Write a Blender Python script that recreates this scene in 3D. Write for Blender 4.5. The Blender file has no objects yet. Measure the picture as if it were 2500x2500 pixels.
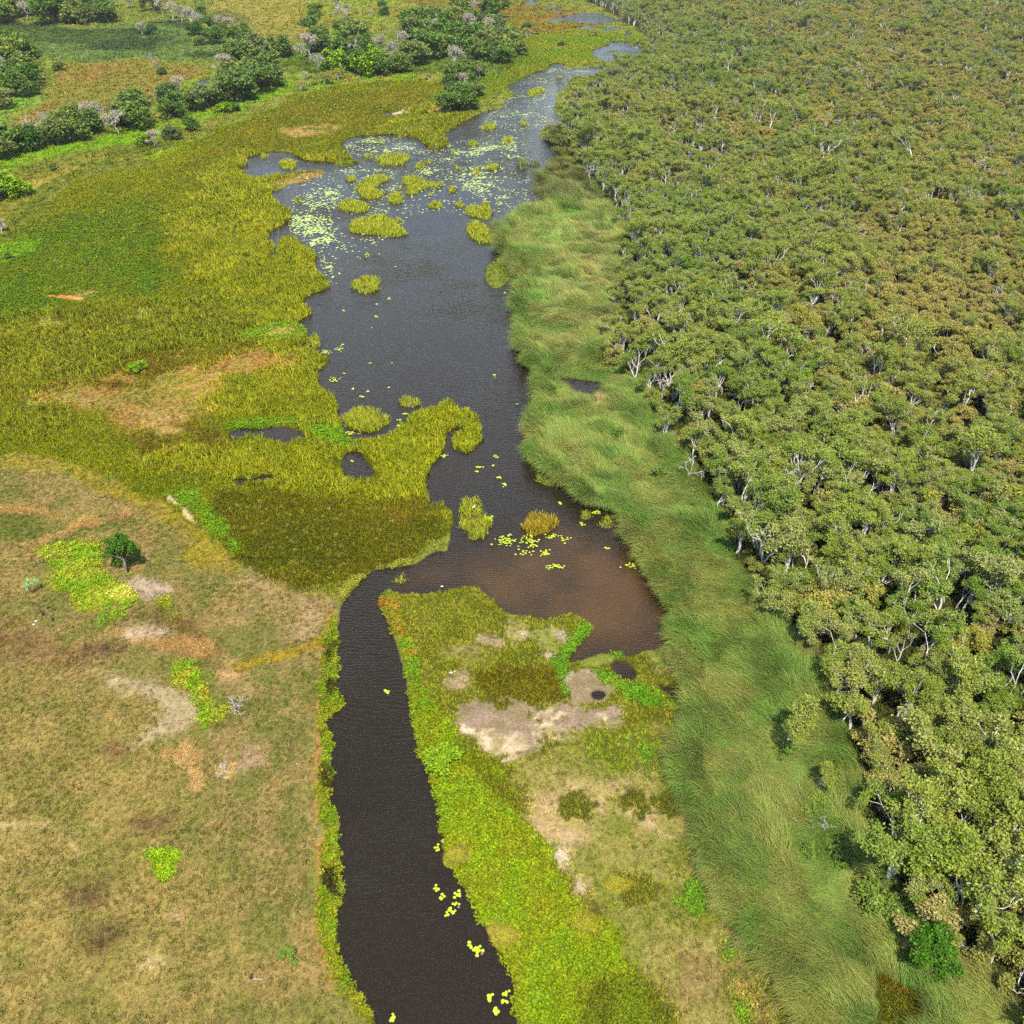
import bpy, math, random
import numpy as np
from mathutils import Vector, Matrix

# ------------------------------------------------------------------ camera, sky, sun, exposure
H = 120.0                    # drone height above the water
PITCH = math.radians(35.8)   # depression of the optical axis
FPX = 2312.0                 # focal length in photo pixels (photo is 2500 wide)
scene = bpy.context.scene
cam_d = bpy.data.cameras.new('camera'); cam = bpy.data.objects.new('camera', cam_d)
scene.collection.objects.link(cam); scene.camera = cam
cam.location = (0, 0, H); cam.rotation_euler = (math.pi/2 - PITCH, 0, 0)
cam_d.sensor_width = 36; cam_d.lens = 36*FPX/2500; cam_d.clip_start = 1; cam_d.clip_end = 20000

def ray(px, py):
    u, v = (px-1250)/FPX, (py-1250)/FPX
    return np.array([u, math.cos(PITCH)-v*math.sin(PITCH), -math.sin(PITCH)-v*math.cos(PITCH)])
def at(px, py, z=0.0):       # photo pixel -> point of the ground
    d = ray(px, py); t = (z-H)/d[2]
    return np.array([d[0]*t, d[1]*t])
def depth(x, y):             # distance along the optical axis
    return y*math.cos(PITCH) + H*math.sin(PITCH)
def pxm(x, y): return FPX/depth(x, y)      # photo pixels per metre there
def topx(x, y, z=0.0):       # ground -> photo pixel
    zc = y*math.cos(PITCH)-(z-H)*math.sin(PITCH)
    yc = y*math.sin(PITCH)+(z-H)*math.cos(PITCH)
    return 1250+FPX*x/zc, 1250-FPX*yc/zc

SUN_DIR = Vector(ray(1120, 2290)).normalized()          # direction the sunlight travels
elev = math.asin(-SUN_DIR.z); azim = math.atan2(-SUN_DIR.x, -SUN_DIR.y)
sun_d = bpy.data.lights.new('sun', 'SUN'); sun_d.energy = 4.4; sun_d.angle = math.radians(0.53); sun_d.color = (1.0, 0.97, 0.92)
sun = bpy.data.objects.new('sun', sun_d); scene.collection.objects.link(sun)
sun.rotation_euler = SUN_DIR.to_track_quat('-Z', 'Y').to_euler(); sun.location = (0, 0, 400)

world = bpy.data.worlds.new('World'); scene.world = world; world.use_nodes = True
wn, wl = world.node_tree.nodes, world.node_tree.links
wn.clear()
wo = wn.new('ShaderNodeOutputWorld'); bg = wn.new('ShaderNodeBackground'); bg.inputs['Strength'].default_value = 0.13
sky = wn.new('ShaderNodeTexSky'); sky.sky_type = 'NISHITA'; sky.sun_disc = False
sky.sun_elevation = elev; sky.sun_rotation = azim; sky.altitude = 100; sky.dust_density = 0.15; sky.air_density = 1.2; sky.ozone_density = 3.0
# scattered fair-weather cloud over the whole dome: the far water mirrors it
tc = wn.new('ShaderNodeTexCoord'); sep = wn.new('ShaderNodeSeparateXYZ'); wl.new(tc.outputs['Generated'], sep.inputs[0])
mx = wn.new('ShaderNodeMath'); mx.operation = 'MAXIMUM'; mx.inputs[1].default_value = 0.04; wl.new(sep.outputs['Z'], mx.inputs[0])
dv = wn.new('ShaderNodeVectorMath'); dv.operation = 'DIVIDE'
cmb = wn.new('ShaderNodeCombineXYZ')
for k in range(3): wl.new(mx.outputs[0], cmb.inputs[k])
wl.new(tc.outputs['Generated'], dv.inputs[0]); wl.new(cmb.outputs[0], dv.inputs[1])
cn = wn.new('ShaderNodeTexNoise'); cn.inputs['Scale'].default_value = 0.55; cn.inputs['Detail'].default_value = 7; cn.inputs['Roughness'].default_value = 0.55
wl.new(dv.outputs[0], cn.inputs['Vector'])
cr = wn.new('ShaderNodeValToRGB'); cr.color_ramp.elements[0].position = 0.52; cr.color_ramp.elements[1].position = 0.74
wl.new(cn.outputs['Fac'], cr.inputs[0])
cmix = wn.new('ShaderNodeMix'); cmix.data_type = 'RGBA'; cmix.inputs[7].default_value = (9.5, 9.6, 9.8, 1)
wl.new(cr.outputs[0], cmix.inputs[0]); wl.new(sky.outputs[0], cmix.inputs[6])
wl.new(cmix.outputs[2], bg.inputs['Color']); wl.new(bg.outputs[0], wo.inputs['Surface'])

vs = scene.view_settings; vs.view_transform = 'Standard'; vs.look = 'None'; vs.gamma = 1.0; vs.exposure = 0.62; vs.use_curve_mapping = False
scene.cycles.max_bounces = 5; scene.cycles.diffuse_bounces = 2; scene.cycles.glossy_bounces = 2
scene.cycles.transmission_bounces = 2; scene.cycles.transparent_max_bounces = 4; scene.cycles.volume_bounces = 0
scene.cycles.use_denoising = False
scene.cycles.use_adaptive_sampling = True; scene.cycles.adaptive_threshold = 0.035; scene.cycles.adaptive_min_samples = 20

# ------------------------------------------------------------------ helpers
COL = scene.collection
rng = np.random.default_rng(7)
random.seed(7)
def lin(c):
    c = np.asarray(c, float)/255.0
    return np.where(c <= 0.04045, c/12.92, ((c+0.055)/1.055)**2.4)

PERM = np.random.default_rng(3).random((256, 256)).astype(np.float32)
def vnoise(x, y):
    xi = np.floor(x).astype(np.int64); yi = np.floor(y).astype(np.int64)
    fx = (x-xi).astype(np.float32); fy = (y-yi).astype(np.float32)
    fx = fx*fx*(3-2*fx); fy = fy*fy*(3-2*fy)
    a = PERM[xi & 255, yi & 255]; b = PERM[(xi+1) & 255, yi & 255]
    c = PERM[xi & 255, (yi+1) & 255]; d = PERM[(xi+1) & 255, (yi+1) & 255]
    return (a*(1-fx)+b*fx)*(1-fy)+(c*(1-fx)+d*fx)*fy
def fbm(x, y, size, octv=4, seed=0):          # about -1..1
    s = 0; a = 1.0; t = 0; f = 1.0/size
    for k in range(octv):
        s = s + a*(vnoise(x*f+seed*17.3+k*5.7, y*f+seed*9.1+k*3.3)*2-1); t += a; a *= 0.5; f *= 2.03
    return s/t*1.5

def FF(*pts): return [(x*2500/1932, y*2500/1932) for x, y in pts]            # read off the whole picture
def ZZ(ox, oy, s, *pts): return [(ox+x/s, oy+y/s) for x, y in pts]           # read off an enlargement
def world(pts): return np.array([at(*p) for p in pts])

def sdf(poly, x, y, reach):
    """signed distance (+ inside) for points within `reach` of the polygon's box; -reach elsewhere"""
    out = np.full(x.shape, -reach, np.float32)
    lo = poly.min(0)-reach; hi = poly.max(0)+reach
    m = np.nonzero((x > lo[0]) & (x < hi[0]) & (y > lo[1]) & (y < hi[1]))[0]
    if len(m) == 0: return out
    X = x[m].astype(np.float32); Y = y[m].astype(np.float32)
    best = np.full(X.shape, 1e9, np.float32); ins = np.zeros(X.shape, bool)
    A = poly.astype(np.float32); B = np.roll(A, -1, 0)
    for (ax, ay), (bx, by) in zip(A, B):
        ex, ey = bx-ax, by-ay; L = ex*ex+ey*ey
        if L < 1e-9: continue
        wx = X-ax; wy = Y-ay
        t = np.clip((wx*ex+wy*ey)/L, 0, 1)
        best = np.minimum(best, (wx-t*ex)**2+(wy-t*ey)**2)
        if ey != 0:
            c = (ay > Y) != (by > Y)
            ins ^= c & (wx < ex*wy/ey)
    d = np.sqrt(best)
    out[m] = np.clip(np.where(ins, d, -d), -reach, None)
    return out

def new_mesh(name, V, Fc, smooth=False, attrs=None):
    me = bpy.data.meshes.new(name)
    V = np.asarray(V, np.float32)
    if isinstance(Fc, np.ndarray):
        n, k = Fc.shape
        me.vertices.add(len(V)); me.vertices.foreach_set('co', V.ravel())
        me.loops.add(n*k); me.loops.foreach_set('vertex_index', Fc.astype(np.int32).ravel())
        me.polygons.add(n); me.polygons.foreach_set('loop_start', np.arange(0, n*k, k, dtype=np.int32))
        me.update(calc_edges=True)
    else:
        me.from_pydata(V.tolist(), [], Fc)
    for an, arr in (attrs or {}).items():
        arr = np.asarray(arr, np.float32)
        if arr.ndim == 1:
            at_ = me.attributes.new(an, 'FLOAT', 'POINT'); at_.data.foreach_set('value', arr)
        else:
            if arr.shape[1] == 3: arr = np.concatenate([arr, np.ones((len(arr), 1), np.float32)], 1)
            at_ = me.attributes.new(an, 'FLOAT_COLOR', 'POINT'); at_.data.foreach_set('color', arr.ravel())
    me.polygons.foreach_set('use_smooth', np.full(len(me.polygons), smooth)); me.validate(); me.update()
    return me
def obj(name, me, mat=None, parent=None, loc=None, link=True):
    o = bpy.data.objects.new(name, me)
    if mat is not None and me is not None and not me.materials: me.materials.append(mat)
    if link: COL.objects.link(o)
    if parent is not None: o.parent = parent
    if loc is not None: o.location = loc
    return o
def tag(o, label=None, cat=None, group=None, kind=None):
    if label: o['label'] = label
    if cat: o['category'] = cat
    if group: o['group'] = group
    if kind: o['kind'] = kind
    return o
def empty(name, loc, rz=0.0, s=1.0):
    o = bpy.data.objects.new(name, None); COL.objects.link(o)
    o.empty_display_size = 0.5; o.location = loc; o.rotation_euler = (0, 0, rz); o.scale = (s, s, s)
    return o

# ------------------------------------------------------------------ materials
def mat_new(name):
    m = bpy.data.materials.new(name); m.use_nodes = True
    nt = m.node_tree; nt.nodes.clear()
    out = nt.nodes.new('ShaderNodeOutputMaterial'); b = nt.nodes.new('ShaderNodeBsdfPrincipled')
    nt.links.new(b.outputs[0], out.inputs['Surface'])
    return m, nt.nodes, nt.links, b, out
def N(nodes, t, **kw):
    n = nodes.new(t)
    for k, v in kw.items():
        if k in n.inputs: n.inputs[k].default_value = v
        else: setattr(n, k, v)
    return n
def mixc(nodes, links, fac, a, b, mode='MIX'):
    n = nodes.new('ShaderNodeMix'); n.data_type = 'RGBA'; n.blend_type = mode
    for sock, v in ((0, fac), (6, a), (7, b)):
        if isinstance(v, bpy.types.NodeSocket): links.new(v, n.inputs[sock])
        elif sock == 0: n.inputs[0].default_value = v
        else: n.inputs[sock].default_value = (*v, 1) if len(v) == 3 else v
    return n.outputs[2]
def maprange(nodes, links, val, a, b, c, d):
    n = nodes.new('ShaderNodeMapRange'); links.new(val, n.inputs[0])
    for i, v in enumerate((a, b, c, d)): n.inputs[i+1].default_value = v
    return n.outputs[0]

def ground_material():
    m, n, l, b, o = mat_new('ground_soil_and_turf')
    a = N(n, 'ShaderNodeAttribute', attribute_name='col')
    tcn = N(n, 'ShaderNodeTexCoord')
    n1 = N(n, 'ShaderNodeTexNoise', Scale=2.6, Detail=5.0, Roughness=0.65); l.new(tcn.outputs['Object'], n1.inputs['Vector'])
    n2 = N(n, 'ShaderNodeTexNoise', Scale=0.35, Detail=4.0, Roughness=0.6); l.new(tcn.outputs['Object'], n2.inputs['Vector'])
    f1 = maprange(n, l, n1.outputs['Fac'], 0.25, 0.75, 0.5, 1.48)
    f2 = maprange(n, l, n2.outputs['Fac'], 0.3, 0.7, 0.84, 1.16)
    mu = N(n, 'ShaderNodeMath', operation='MULTIPLY'); l.new(f1, mu.inputs[0]); l.new(f2, mu.inputs[1])
    vm = N(n, 'ShaderNodeVectorMath', operation='SCALE'); l.new(a.outputs['Color'], vm.inputs[0]); l.new(mu.outputs[0], vm.inputs['Scale'])
    l.new(vm.outputs[0], b.inputs['Base Color']); b.inputs['Roughness'].default_value = 0.95; b.inputs['Specular IOR Level'].default_value = 0.1
    bp = N(n, 'ShaderNodeBump', Strength=0.7, Distance=0.25); l.new(n1.outputs['Fac'], bp.inputs['Height']); l.new(bp.outputs[0], b.inputs['Normal'])
    return m
def blade_material(name, tip=(1, 1, 1), rnd=0.25, rough=0.6, spec=0.25, tipmix=0.5):
    """tint comes with each clump; blades differ by the 'v' they carry, tips dry out towards `tip`"""
    m, n, l, b, o = mat_new(name)
    a = N(n, 'ShaderNodeAttribute', attribute_name='tint', attribute_type='INSTANCER')
    t = N(n, 'ShaderNodeAttribute', attribute_name='t'); v = N(n, 'ShaderNodeAttribute', attribute_name='v')
    k = maprange(n, l, v.outputs['Fac'], 0, 1, 1-rnd, 1+rnd)
    sc = N(n, 'ShaderNodeVectorMath', operation='SCALE'); l.new(a.outputs['Color'], sc.inputs[0]); l.new(k, sc.inputs['Scale'])
    tm = N(n, 'ShaderNodeMath', operation='MULTIPLY'); l.new(t.outputs['Fac'], tm.inputs[0]); l.new(v.outputs['Fac'], tm.inputs[1])
    tm2 = N(n, 'ShaderNodeMath', operation='MULTIPLY'); l.new(tm.outputs[0], tm2.inputs[0]); tm2.inputs[1].default_value = tipmix
    l.new(mixc(n, l, tm2.outputs[0], sc.outputs[0], lin(tip)), b.inputs['Base Color'])
    b.inputs['Roughness'].default_value = rough; b.inputs['Specular IOR Level'].default_value = spec
    tr = N(n, 'ShaderNodeBsdfTranslucent'); l.new(sc.outputs[0], tr.inputs['Color'])
    ms = N(n, 'ShaderNodeMixShader'); ms.inputs[0].default_value = 0.2
    l.new(b.outputs[0], ms.inputs[1]); l.new(tr.outputs[0], ms.inputs[2]); l.new(ms.outputs[0], o.inputs['Surface'])
    return m
def leaf_material(name, stops, zone=None, zone_size=0.012, rough=0.5, spec=0.3, var=0.3):
    """stops: colours picked by the tree's own random number; zone: second colour mixed in over broad patches of the wood"""
    m, n, l, b, o = mat_new(name)
    oi = N(n, 'ShaderNodeObjectInfo'); cr = N(n, 'ShaderNodeValToRGB')
    e = cr.color_ramp.elements
    while len(e) < len(stops): e.new(0.5)
    for k, c in enumerate(stops): e[k].position = k/max(1, len(stops)-1); e[k].color = (*lin(c), 1)
    l.new(oi.outputs['Random'], cr.inputs[0]); c = cr.outputs[0]
    if zone is not None:
        nz = N(n, 'ShaderNodeTexNoise', Scale=zone_size, Detail=3.0, Roughness=0.6); l.new(oi.outputs['Location'], nz.inputs['Vector'])
        c = mixc(n, l, maprange(n, l, nz.outputs['Fac'], 0.40, 0.62, 0, 0.8), c, lin(zone))
    v = N(n, 'ShaderNodeAttribute', attribute_name='v')
    k = maprange(n, l, v.outputs['Fac'], 0, 1, 1-var, 1+var)
    sc = N(n, 'ShaderNodeVectorMath', operation='SCALE'); l.new(c, sc.inputs[0]); l.new(k, sc.inputs['Scale'])
    l.new(sc.outputs[0], b.inputs['Base Color']); b.inputs['Roughness'].default_value = rough; b.inputs['Specular IOR Level'].default_value = spec
    tr = N(n, 'ShaderNodeBsdfTranslucent'); l.new(sc.outputs[0], tr.inputs['Color'])
    ms = N(n, 'ShaderNodeMixShader'); ms.inputs[0].default_value = 0.22
    l.new(b.outputs[0], ms.inputs[1]); l.new(tr.outputs[0], ms.inputs[2]); l.new(ms.outputs[0], o.inputs['Surface'])
    return m
def bark_material(name, a, bcol, scale=3.0):
    m, n, l, b, o = mat_new(name)
    tcn = N(n, 'ShaderNodeTexCoord'); nz = N(n, 'ShaderNodeTexNoise', Scale=scale, Detail=4.0, Roughness=0.6); l.new(tcn.outputs['Object'], nz.inputs['Vector'])
    l.new(mixc(n, l, maprange(n, l, nz.outputs['Fac'], 0.35, 0.65, 0, 1), lin(a), lin(bcol)), b.inputs['Base Color'])
    b.inputs['Roughness'].default_value = 0.85; b.inputs['Specular IOR Level'].default_value = 0.2
    return m
def plain_material(name, c, c2=None, scale=2.0, rough=0.7, spec=0.3):
    m, n, l, b, o = mat_new(name)
    if c2 is None: b.inputs['Base Color'].default_value = (*lin(c), 1)
    else:
        tcn = N(n, 'ShaderNodeTexCoord'); nz = N(n, 'ShaderNodeTexNoise', Scale=scale, Detail=4.0, Roughness=0.6); l.new(tcn.outputs['Object'], nz.inputs['Vector'])
        l.new(mixc(n, l, maprange(n, l, nz.outputs['Fac'], 0.35, 0.65, 0, 1), lin(c), lin(c2)), b.inputs['Base Color'])
    b.inputs['Roughness'].default_value = rough; b.inputs['Specular IOR Level'].default_value = spec
    return m
def water_material():
    m, n, l, b, o = mat_new('tannin_water')
    a = N(n, 'ShaderNodeAttribute', attribute_name='col'); l.new(a.outputs['Color'], b.inputs['Base Color'])
    b.inputs['Roughness'].default_value = 0.07; b.inputs['IOR'].default_value = 1.333
    tcn = N(n, 'ShaderNodeTexCoord')
    warp = N(n, 'ShaderNodeTexNoise', Scale=0.03, Detail=2.0); l.new(tcn.outputs['Object'], warp.inputs['Vector'])
    wv = N(n, 'ShaderNodeVectorMath', operation='SCALE'); l.new(warp.outputs['Color'], wv.inputs[0]); wv.inputs['Scale'].default_value = 14.0
    ad = N(n, 'ShaderNodeVectorMath', operation='ADD'); l.new(tcn.outputs['Object'], ad.inputs[0]); l.new(wv.outputs[0], ad.inputs[1])
    mp = N(n, 'ShaderNodeMapping'); mp.inputs['Scale'].default_value = (0.42, 1.5, 1); l.new(ad.outputs[0], mp.inputs['Vector'])
    w1 = N(n, 'ShaderNodeTexNoise', Scale=1.0, Detail=3.0, Roughness=0.55); l.new(mp.outputs[0], w1.inputs['Vector'])
    mp2 = N(n, 'ShaderNodeMapping'); mp2.inputs['Scale'].default_value = (1.0, 2.4, 1); l.new(ad.outputs[0], mp2.inputs['Vector'])
    w2 = N(n, 'ShaderNodeTexNoise', Scale=1.4, Detail=2.0, Roughness=0.5); l.new(mp2.outputs[0], w2.inputs['Vector'])
    mp3 = N(n, 'ShaderNodeMapping'); mp3.inputs['Rotation'].default_value = (0, 0, 0.12); l.new(ad.outputs[0], mp3.inputs['Vector'])
    w3 = N(n, 'ShaderNodeTexWave', Scale=0.42, Distortion=7.0, Detail=2.0); w3.bands_direction = 'Y'; w3.inputs['Detail Scale'].default_value = 1.2; l.new(mp3.outputs[0], w3.inputs['Vector'])
    w3m = N(n, 'ShaderNodeMath', operation='MULTIPLY'); l.new(w3.outputs['Fac'], w3m.inputs[0]); w3m.inputs[1].default_value = 0.5
    s1 = N(n, 'ShaderNodeMath', operation='MULTIPLY_ADD'); l.new(w1.outputs['Fac'], s1.inputs[0]); s1.inputs[1].default_value = 1.0; l.new(w3m.outputs[0], s1.inputs[2])
    s2 = N(n, 'ShaderNodeMath', operation='MULTIPLY_ADD'); l.new(w2.outputs['Fac'], s2.inputs[0]); s2.inputs[1].default_value = 0.5; l.new(s1.outputs[0], s2.inputs[2])
    calm = N(n, 'ShaderNodeTexNoise', Scale=0.022, Detail=3.0, Roughness=0.6); l.new(ad.outputs[0], calm.inputs['Vector'])
    cm = N(n, 'ShaderNodeMath', operation='MULTIPLY'); l.new(s2.outputs[0], cm.inputs[0]); l.new(maprange(n, l, calm.outputs['Fac'], 0.38, 0.62, 0.35, 1.25), cm.inputs[1])
    bp = N(n, 'ShaderNodeBump', Strength=1.0, Distance=0.075); l.new(cm.outputs[0], bp.inputs['Height']); l.new(bp.outputs[0], b.inputs['Normal'])
    return m

# ------------------------------------------------------------------ shorelines (photo pixels, laid on the ground)
Zb = (1100, 1200, 2.972); Zc = (700, 1300, 2.415); Zd = (750, 1850, 2.576); Z2 = (750, 0, 2.147)
Z4 = (500, 600, 2.415); Z5 = (1150, 450, 2.415); Z7 = (900, 950, 4.83); Z8 = (700, 300, 2.76); Z1 = (0, 0, 2.273)
left_channel = [(930, 2560)] + ZZ(*Zd, (440,1674),(380,1560),(260,1370),(210,1270),(190,1150),(180,960),(225,880),(235,830),(205,720),(210,620),(180,500),(210,400),(180,340),(145,280),(150,170),(165,90),(150,40)) \
  + ZZ(*Zc, (250,1340),(270,1240),(235,1160),(235,1100),(300,1050),(350,1020),(300,970),(290,870),(315,800),(290,700),(320,680),(300,600),(315,470),(340,400),(390,340),(460,260),(540,220),(620,205),(750,200),(800,160),(890,110),(950,120),(960,70)) \
  + ZZ(*Z7, (970,1780),(985,1690),(1000,1600),(1020,1560),(990,1440),(900,1350),(710,1370),(690,1240),(700,1130),(650,1050),(720,930),(820,820),(910,680),(920,530),(990,460),(1090,440),(1110,490),(1010,540),(970,620),(1030,720),(1180,750),(1290,680),(1330,560),(1340,390),(1270,300),(1190,260),(1010,240),(1000,150),(930,110),(850,130),(800,190),(650,220),(510,270),(470,420),(330,480),(180,560),(0,580))
west_shore = [(872, 1076), (838, 1068)] + ZZ(*Z4, (805,1060),(780,1000),(780,920),(740,880),(700,860),(655,790),(670,730),(740,690),(735,650),(690,640),(620,610),(560,585),(600,570),(600,540),(590,490),(540,460),(560,440),(630,410),(635,385),(560,350),(610,290),(720,260),(740,220),(690,190),(640,130),(650,80)) \
  + ZZ(*Z1, (1770,1420),(1690,1370),(1650,1330),(1560,1320),(1540,1390),(1530,1430),(1460,1440),(1530,1400),(1500,1330),(1470,1300),(1540,1270),(1620,1210),(1600,1150),(1540,1140),(1490,1070),(1560,1050),(1610,1020),(1700,1010),(1760,980),(1810,960),(1790,945),(1700,945),(1610,960),(1510,980),(1400,1000),(1310,945),(1370,920),(1370,870),(1480,850),(1560,840),(1650,865),(1720,900),(1830,895),(1880,930)) \
  + ZZ(*Z8, (410,290),(500,260),(440,250),(420,210),(360,150),(420,100),(520,90),(740,75),(790,90),(900,110),(935,150),(980,190),(1090,160),(1080,110),(1060,70),(1180,20)) \
  + ZZ(*Z2, (740,680),(830,640),(870,610),(940,580),(1030,570),(1030,530),(1100,490),(1030,455),(1110,430),(1180,385),(1250,370),(1290,330),(1350,340),(1340,365),(1400,360),(1560,350),(1650,340),(1600,330),(1500,300),(1490,260),(1580,240),(1590,215))
east_shore = ZZ(*Z2, (1790,230),(1840,280),(1780,290),(1700,340),(1560,370),(1480,400),(1380,410),(1370,460),(1310,480),(1300,560),(1290,590),(1330,610),(1390,640),(1250,670),(1210,700),(1270,750),(1380,790),(1300,810),(1310,870),(1300,900),(1215,920),(1215,960),(1230,1010),(1230,1060),(1300,1090),(1290,1110),(1180,1120),(1090,1160),(1010,1190),(990,1270),(1000,1350),(980,1390)) \
  + ZZ(*Z5, (160,350),(165,400),(130,450),(90,500),(75,560),(130,620),(190,600),(240,550),(290,560),(360,600),(260,620),(240,690),(245,740),(290,790),(295,870),(270,960),(290,1010),(340,1100),(400,1130),(390,1250),(410,1320),(340,1410),(330,1490),(370,1540),(325,1640),(400,1660),(380,1740),(440,1780),(540,1780),(610,1840)) \
  + ZZ(*Zb, (930,70),(1000,110),(1100,130),(1240,160),(1280,200),(1245,310),(1290,380),(1390,450),(1400,580),(1480,690),(1540,790),(1580,870),(1650,920),(1620,1010),(1550,1080),(1540,1140),(1380,1150),(1330,1190),(1130,1170),(1000,1200),(880,1240),(860,1210),(930,1120),(980,1050),(1060,980),(1010,950),(930,900),(860,870),(780,900),(690,930),(560,900),(410,890),(340,800),(250,740),(190,680),(80,680)) \
  + ZZ(*Zc, (1010,330),(900,350),(800,355),(670,360),(600,340),(545,380),(545,430),(600,520),(640,640),(680,760),(700,900),(740,1080),(750,1180),(780,1330),(830,1430),(870,1540)) \
  + ZZ(*Zd, (800,200),(830,400),(860,540),(845,640),(860,690),(930,710),(960,800),(1020,850),(1060,960),(1120,1080),(1200,1230),(1260,1330),(1290,1400),(1300,1560),(1330,1674)) + [(1280, 2560)]
WATERS = [left_channel + west_shore + east_shore]
WATERS += [ZZ(*Z4, (810,1365),(820,1225),(870,1213),(920,1218),(960,1290),(1005,1350),(960,1370),(880,1372)),
  ZZ(*Z4, (130,1145),(175,1080),(300,1085),(350,1075),(530,1075),(610,1135),(540,1140),(490,1160),(400,1140),(280,1125),(200,1145)),
  ZZ(*Z4, (140,1365),(190,1410),(240,1400),(330,1395),(400,1370),(470,1400),(480,1430),(400,1360),(320,1360),(280,1380),(200,1370)),
  ZZ(*Z4, (205,60),(280,65),(260,82),(220,80)), ZZ(*Z4, (325,490),(340,465),(380,470),(345,490)),
  ZZ(*Z5, (525,1150),(560,1130),(640,1150),(760,1165),(800,1190),(720,1215),(690,1250),(600,1240),(560,1190)),
  ZZ(*Z5, (800,810),(870,790),(890,810),(840,835)),
  ZZ(*Zb, (1160,1240),(1250,1230),(1330,1290),(1340,1360),(1260,1360),(1190,1320)), ZZ(*Zb, (1020,1465),(1060,1440),(1120,1465),(1090,1510),(1040,1500)),
  ZZ(*Zb, (1480,1395),(1560,1420),(1740,1430),(1700,1480),(1640,1530),(1600,1470),(1540,1440)),
  ZZ(*Z2, (1250,105),(1340,90),(1430,65),(1530,70),(1640,105),(1600,125),(1450,125),(1360,110),(1280,118)),
  ZZ(*Z2, (1110,20),(1180,0),(1220,15),(1200,30)), ZZ(*Z2, (1240,30),(1360,45),(1300,52),(1260,45)), ZZ(*Z2, (1300,70),(1340,72),(1330,85),(1305,82)),
  ZZ(*Z2, (1540,160),(1600,140),(1640,140),(1650,150),(1580,160),(1550,170)), ZZ(*Z2, (1400,142),(1470,140),(1530,145),(1500,158),(1440,150)),
  ZZ(*Z2, (1665,165),(1700,175),(1690,195),(1675,190)), ZZ(*Z2, (390,595),(420,585),(450,595),(430,606)), ZZ(*Z2, (835,55),(870,45),(885,65),(845,75)),
  ZZ(*Z2, (435,230),(460,215),(520,240),(500,280),(445,250)), ZZ(*Z2, (1180,80),(1215,78),(1210,90)), ZZ(*Z2, (1235,75),(1265,73),(1255,84)),
  ZZ(*Z1, (790,315),(830,305),(890,306),(860,320),(810,322)), ZZ(*Z1, (1075,470),(1110,445),(1180,430),(1160,465),(1110,490)),
  ZZ(*Z1, (1230,1090),(1300,1080),(1260,1110),(1240,1115)), ZZ(*Z1, (1330,1420),(1380,1415),(1350,1435))]
WPOLY = [world(w) for w in WATERS]
def smooth_poly(P, it=1):
    for _ in range(it):
        Q = np.empty((len(P)*2, 2)); nx = np.roll(P, -1, 0)
        Q[0::2] = P*0.75+nx*0.25; Q[1::2] = P*0.25+nx*0.75; P = Q
    return P
WPOLY = [smooth_poly(w) for w in WPOLY]
def water_sd(x, y):           # + in water
    s = np.full(x.shape, -12.0, np.float32)
    wob = 0.32*fbm(x, y, 3.0, 3, 5) + 0.16*fbm(x, y, 1.0, 2, 8)
    for p in WPOLY: s = np.maximum(s, sdf(p, x, y, 12.0))
    return s + wob*np.clip(1-np.abs(s)/4, 0, 1)*np.clip(depth(x, y)/200, 0.6, 2)

FOREST = world(FF((1075,-12),(1140,18),(1172,40),(1205,55),(1222,75),(1240,100),(1200,112),(1130,145),(1078,195),(1058,240),(1064,290),(1092,305),(1116,345),(1150,380),(1176,420),(1182,470),(1165,530),(1150,590),(1148,640),(1158,690),(1212,735),(1240,780),(1262,830),(1296,850),(1316,900),(1345,960),(1362,1000),(1400,1100),(1440,1160),(1485,1205),(1530,1260),(1565,1330),(1590,1400),(1612,1450),(1622,1560),(1650,1650),(1700,1715),(1760,1772),(1850,1835),(1905,1932),(1930,2010),(2300,2010),(2500,1200),(2500,-60),(1075,-60)))

def L(poly, c1, c2=None, veg=None, soft=1.5, amp=2.0, size=8.0, mix=9.0, dens=1.0, name=''):
    return dict(P=world(poly), c1=np.array(lin(c1)), c2=np.array(lin(c2 if c2 else c1)), veg=veg, soft=soft, amp=amp, size=size, mix=mix, dens=dens)
def band(pts, w):             # a strip along a line, w in picture units
    P = np.array(pts, float); T = np.gradient(P, axis=0); T /= np.linalg.norm(T, axis=1)[:, None]+1e-9
    Nn = np.stack([-T[:, 1], T[:, 0]], 1); w = np.broadcast_to(np.asarray(w, float), (len(P),))[:, None]/2
    return [tuple(p) for p in np.concatenate([P+Nn*w, (P-Nn*w)[::-1]])]
def blob(x, y, rx, ry): return [(x+rx*math.cos(a), y+ry*math.sin(a)) for a in np.linspace(0, 2*math.pi, 12, endpoint=False)]
def FB(pts, w): return FF(*band(pts, w))
def FE(x, y, rx, ry): return FF(*blob(x, y, rx, ry))

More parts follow.
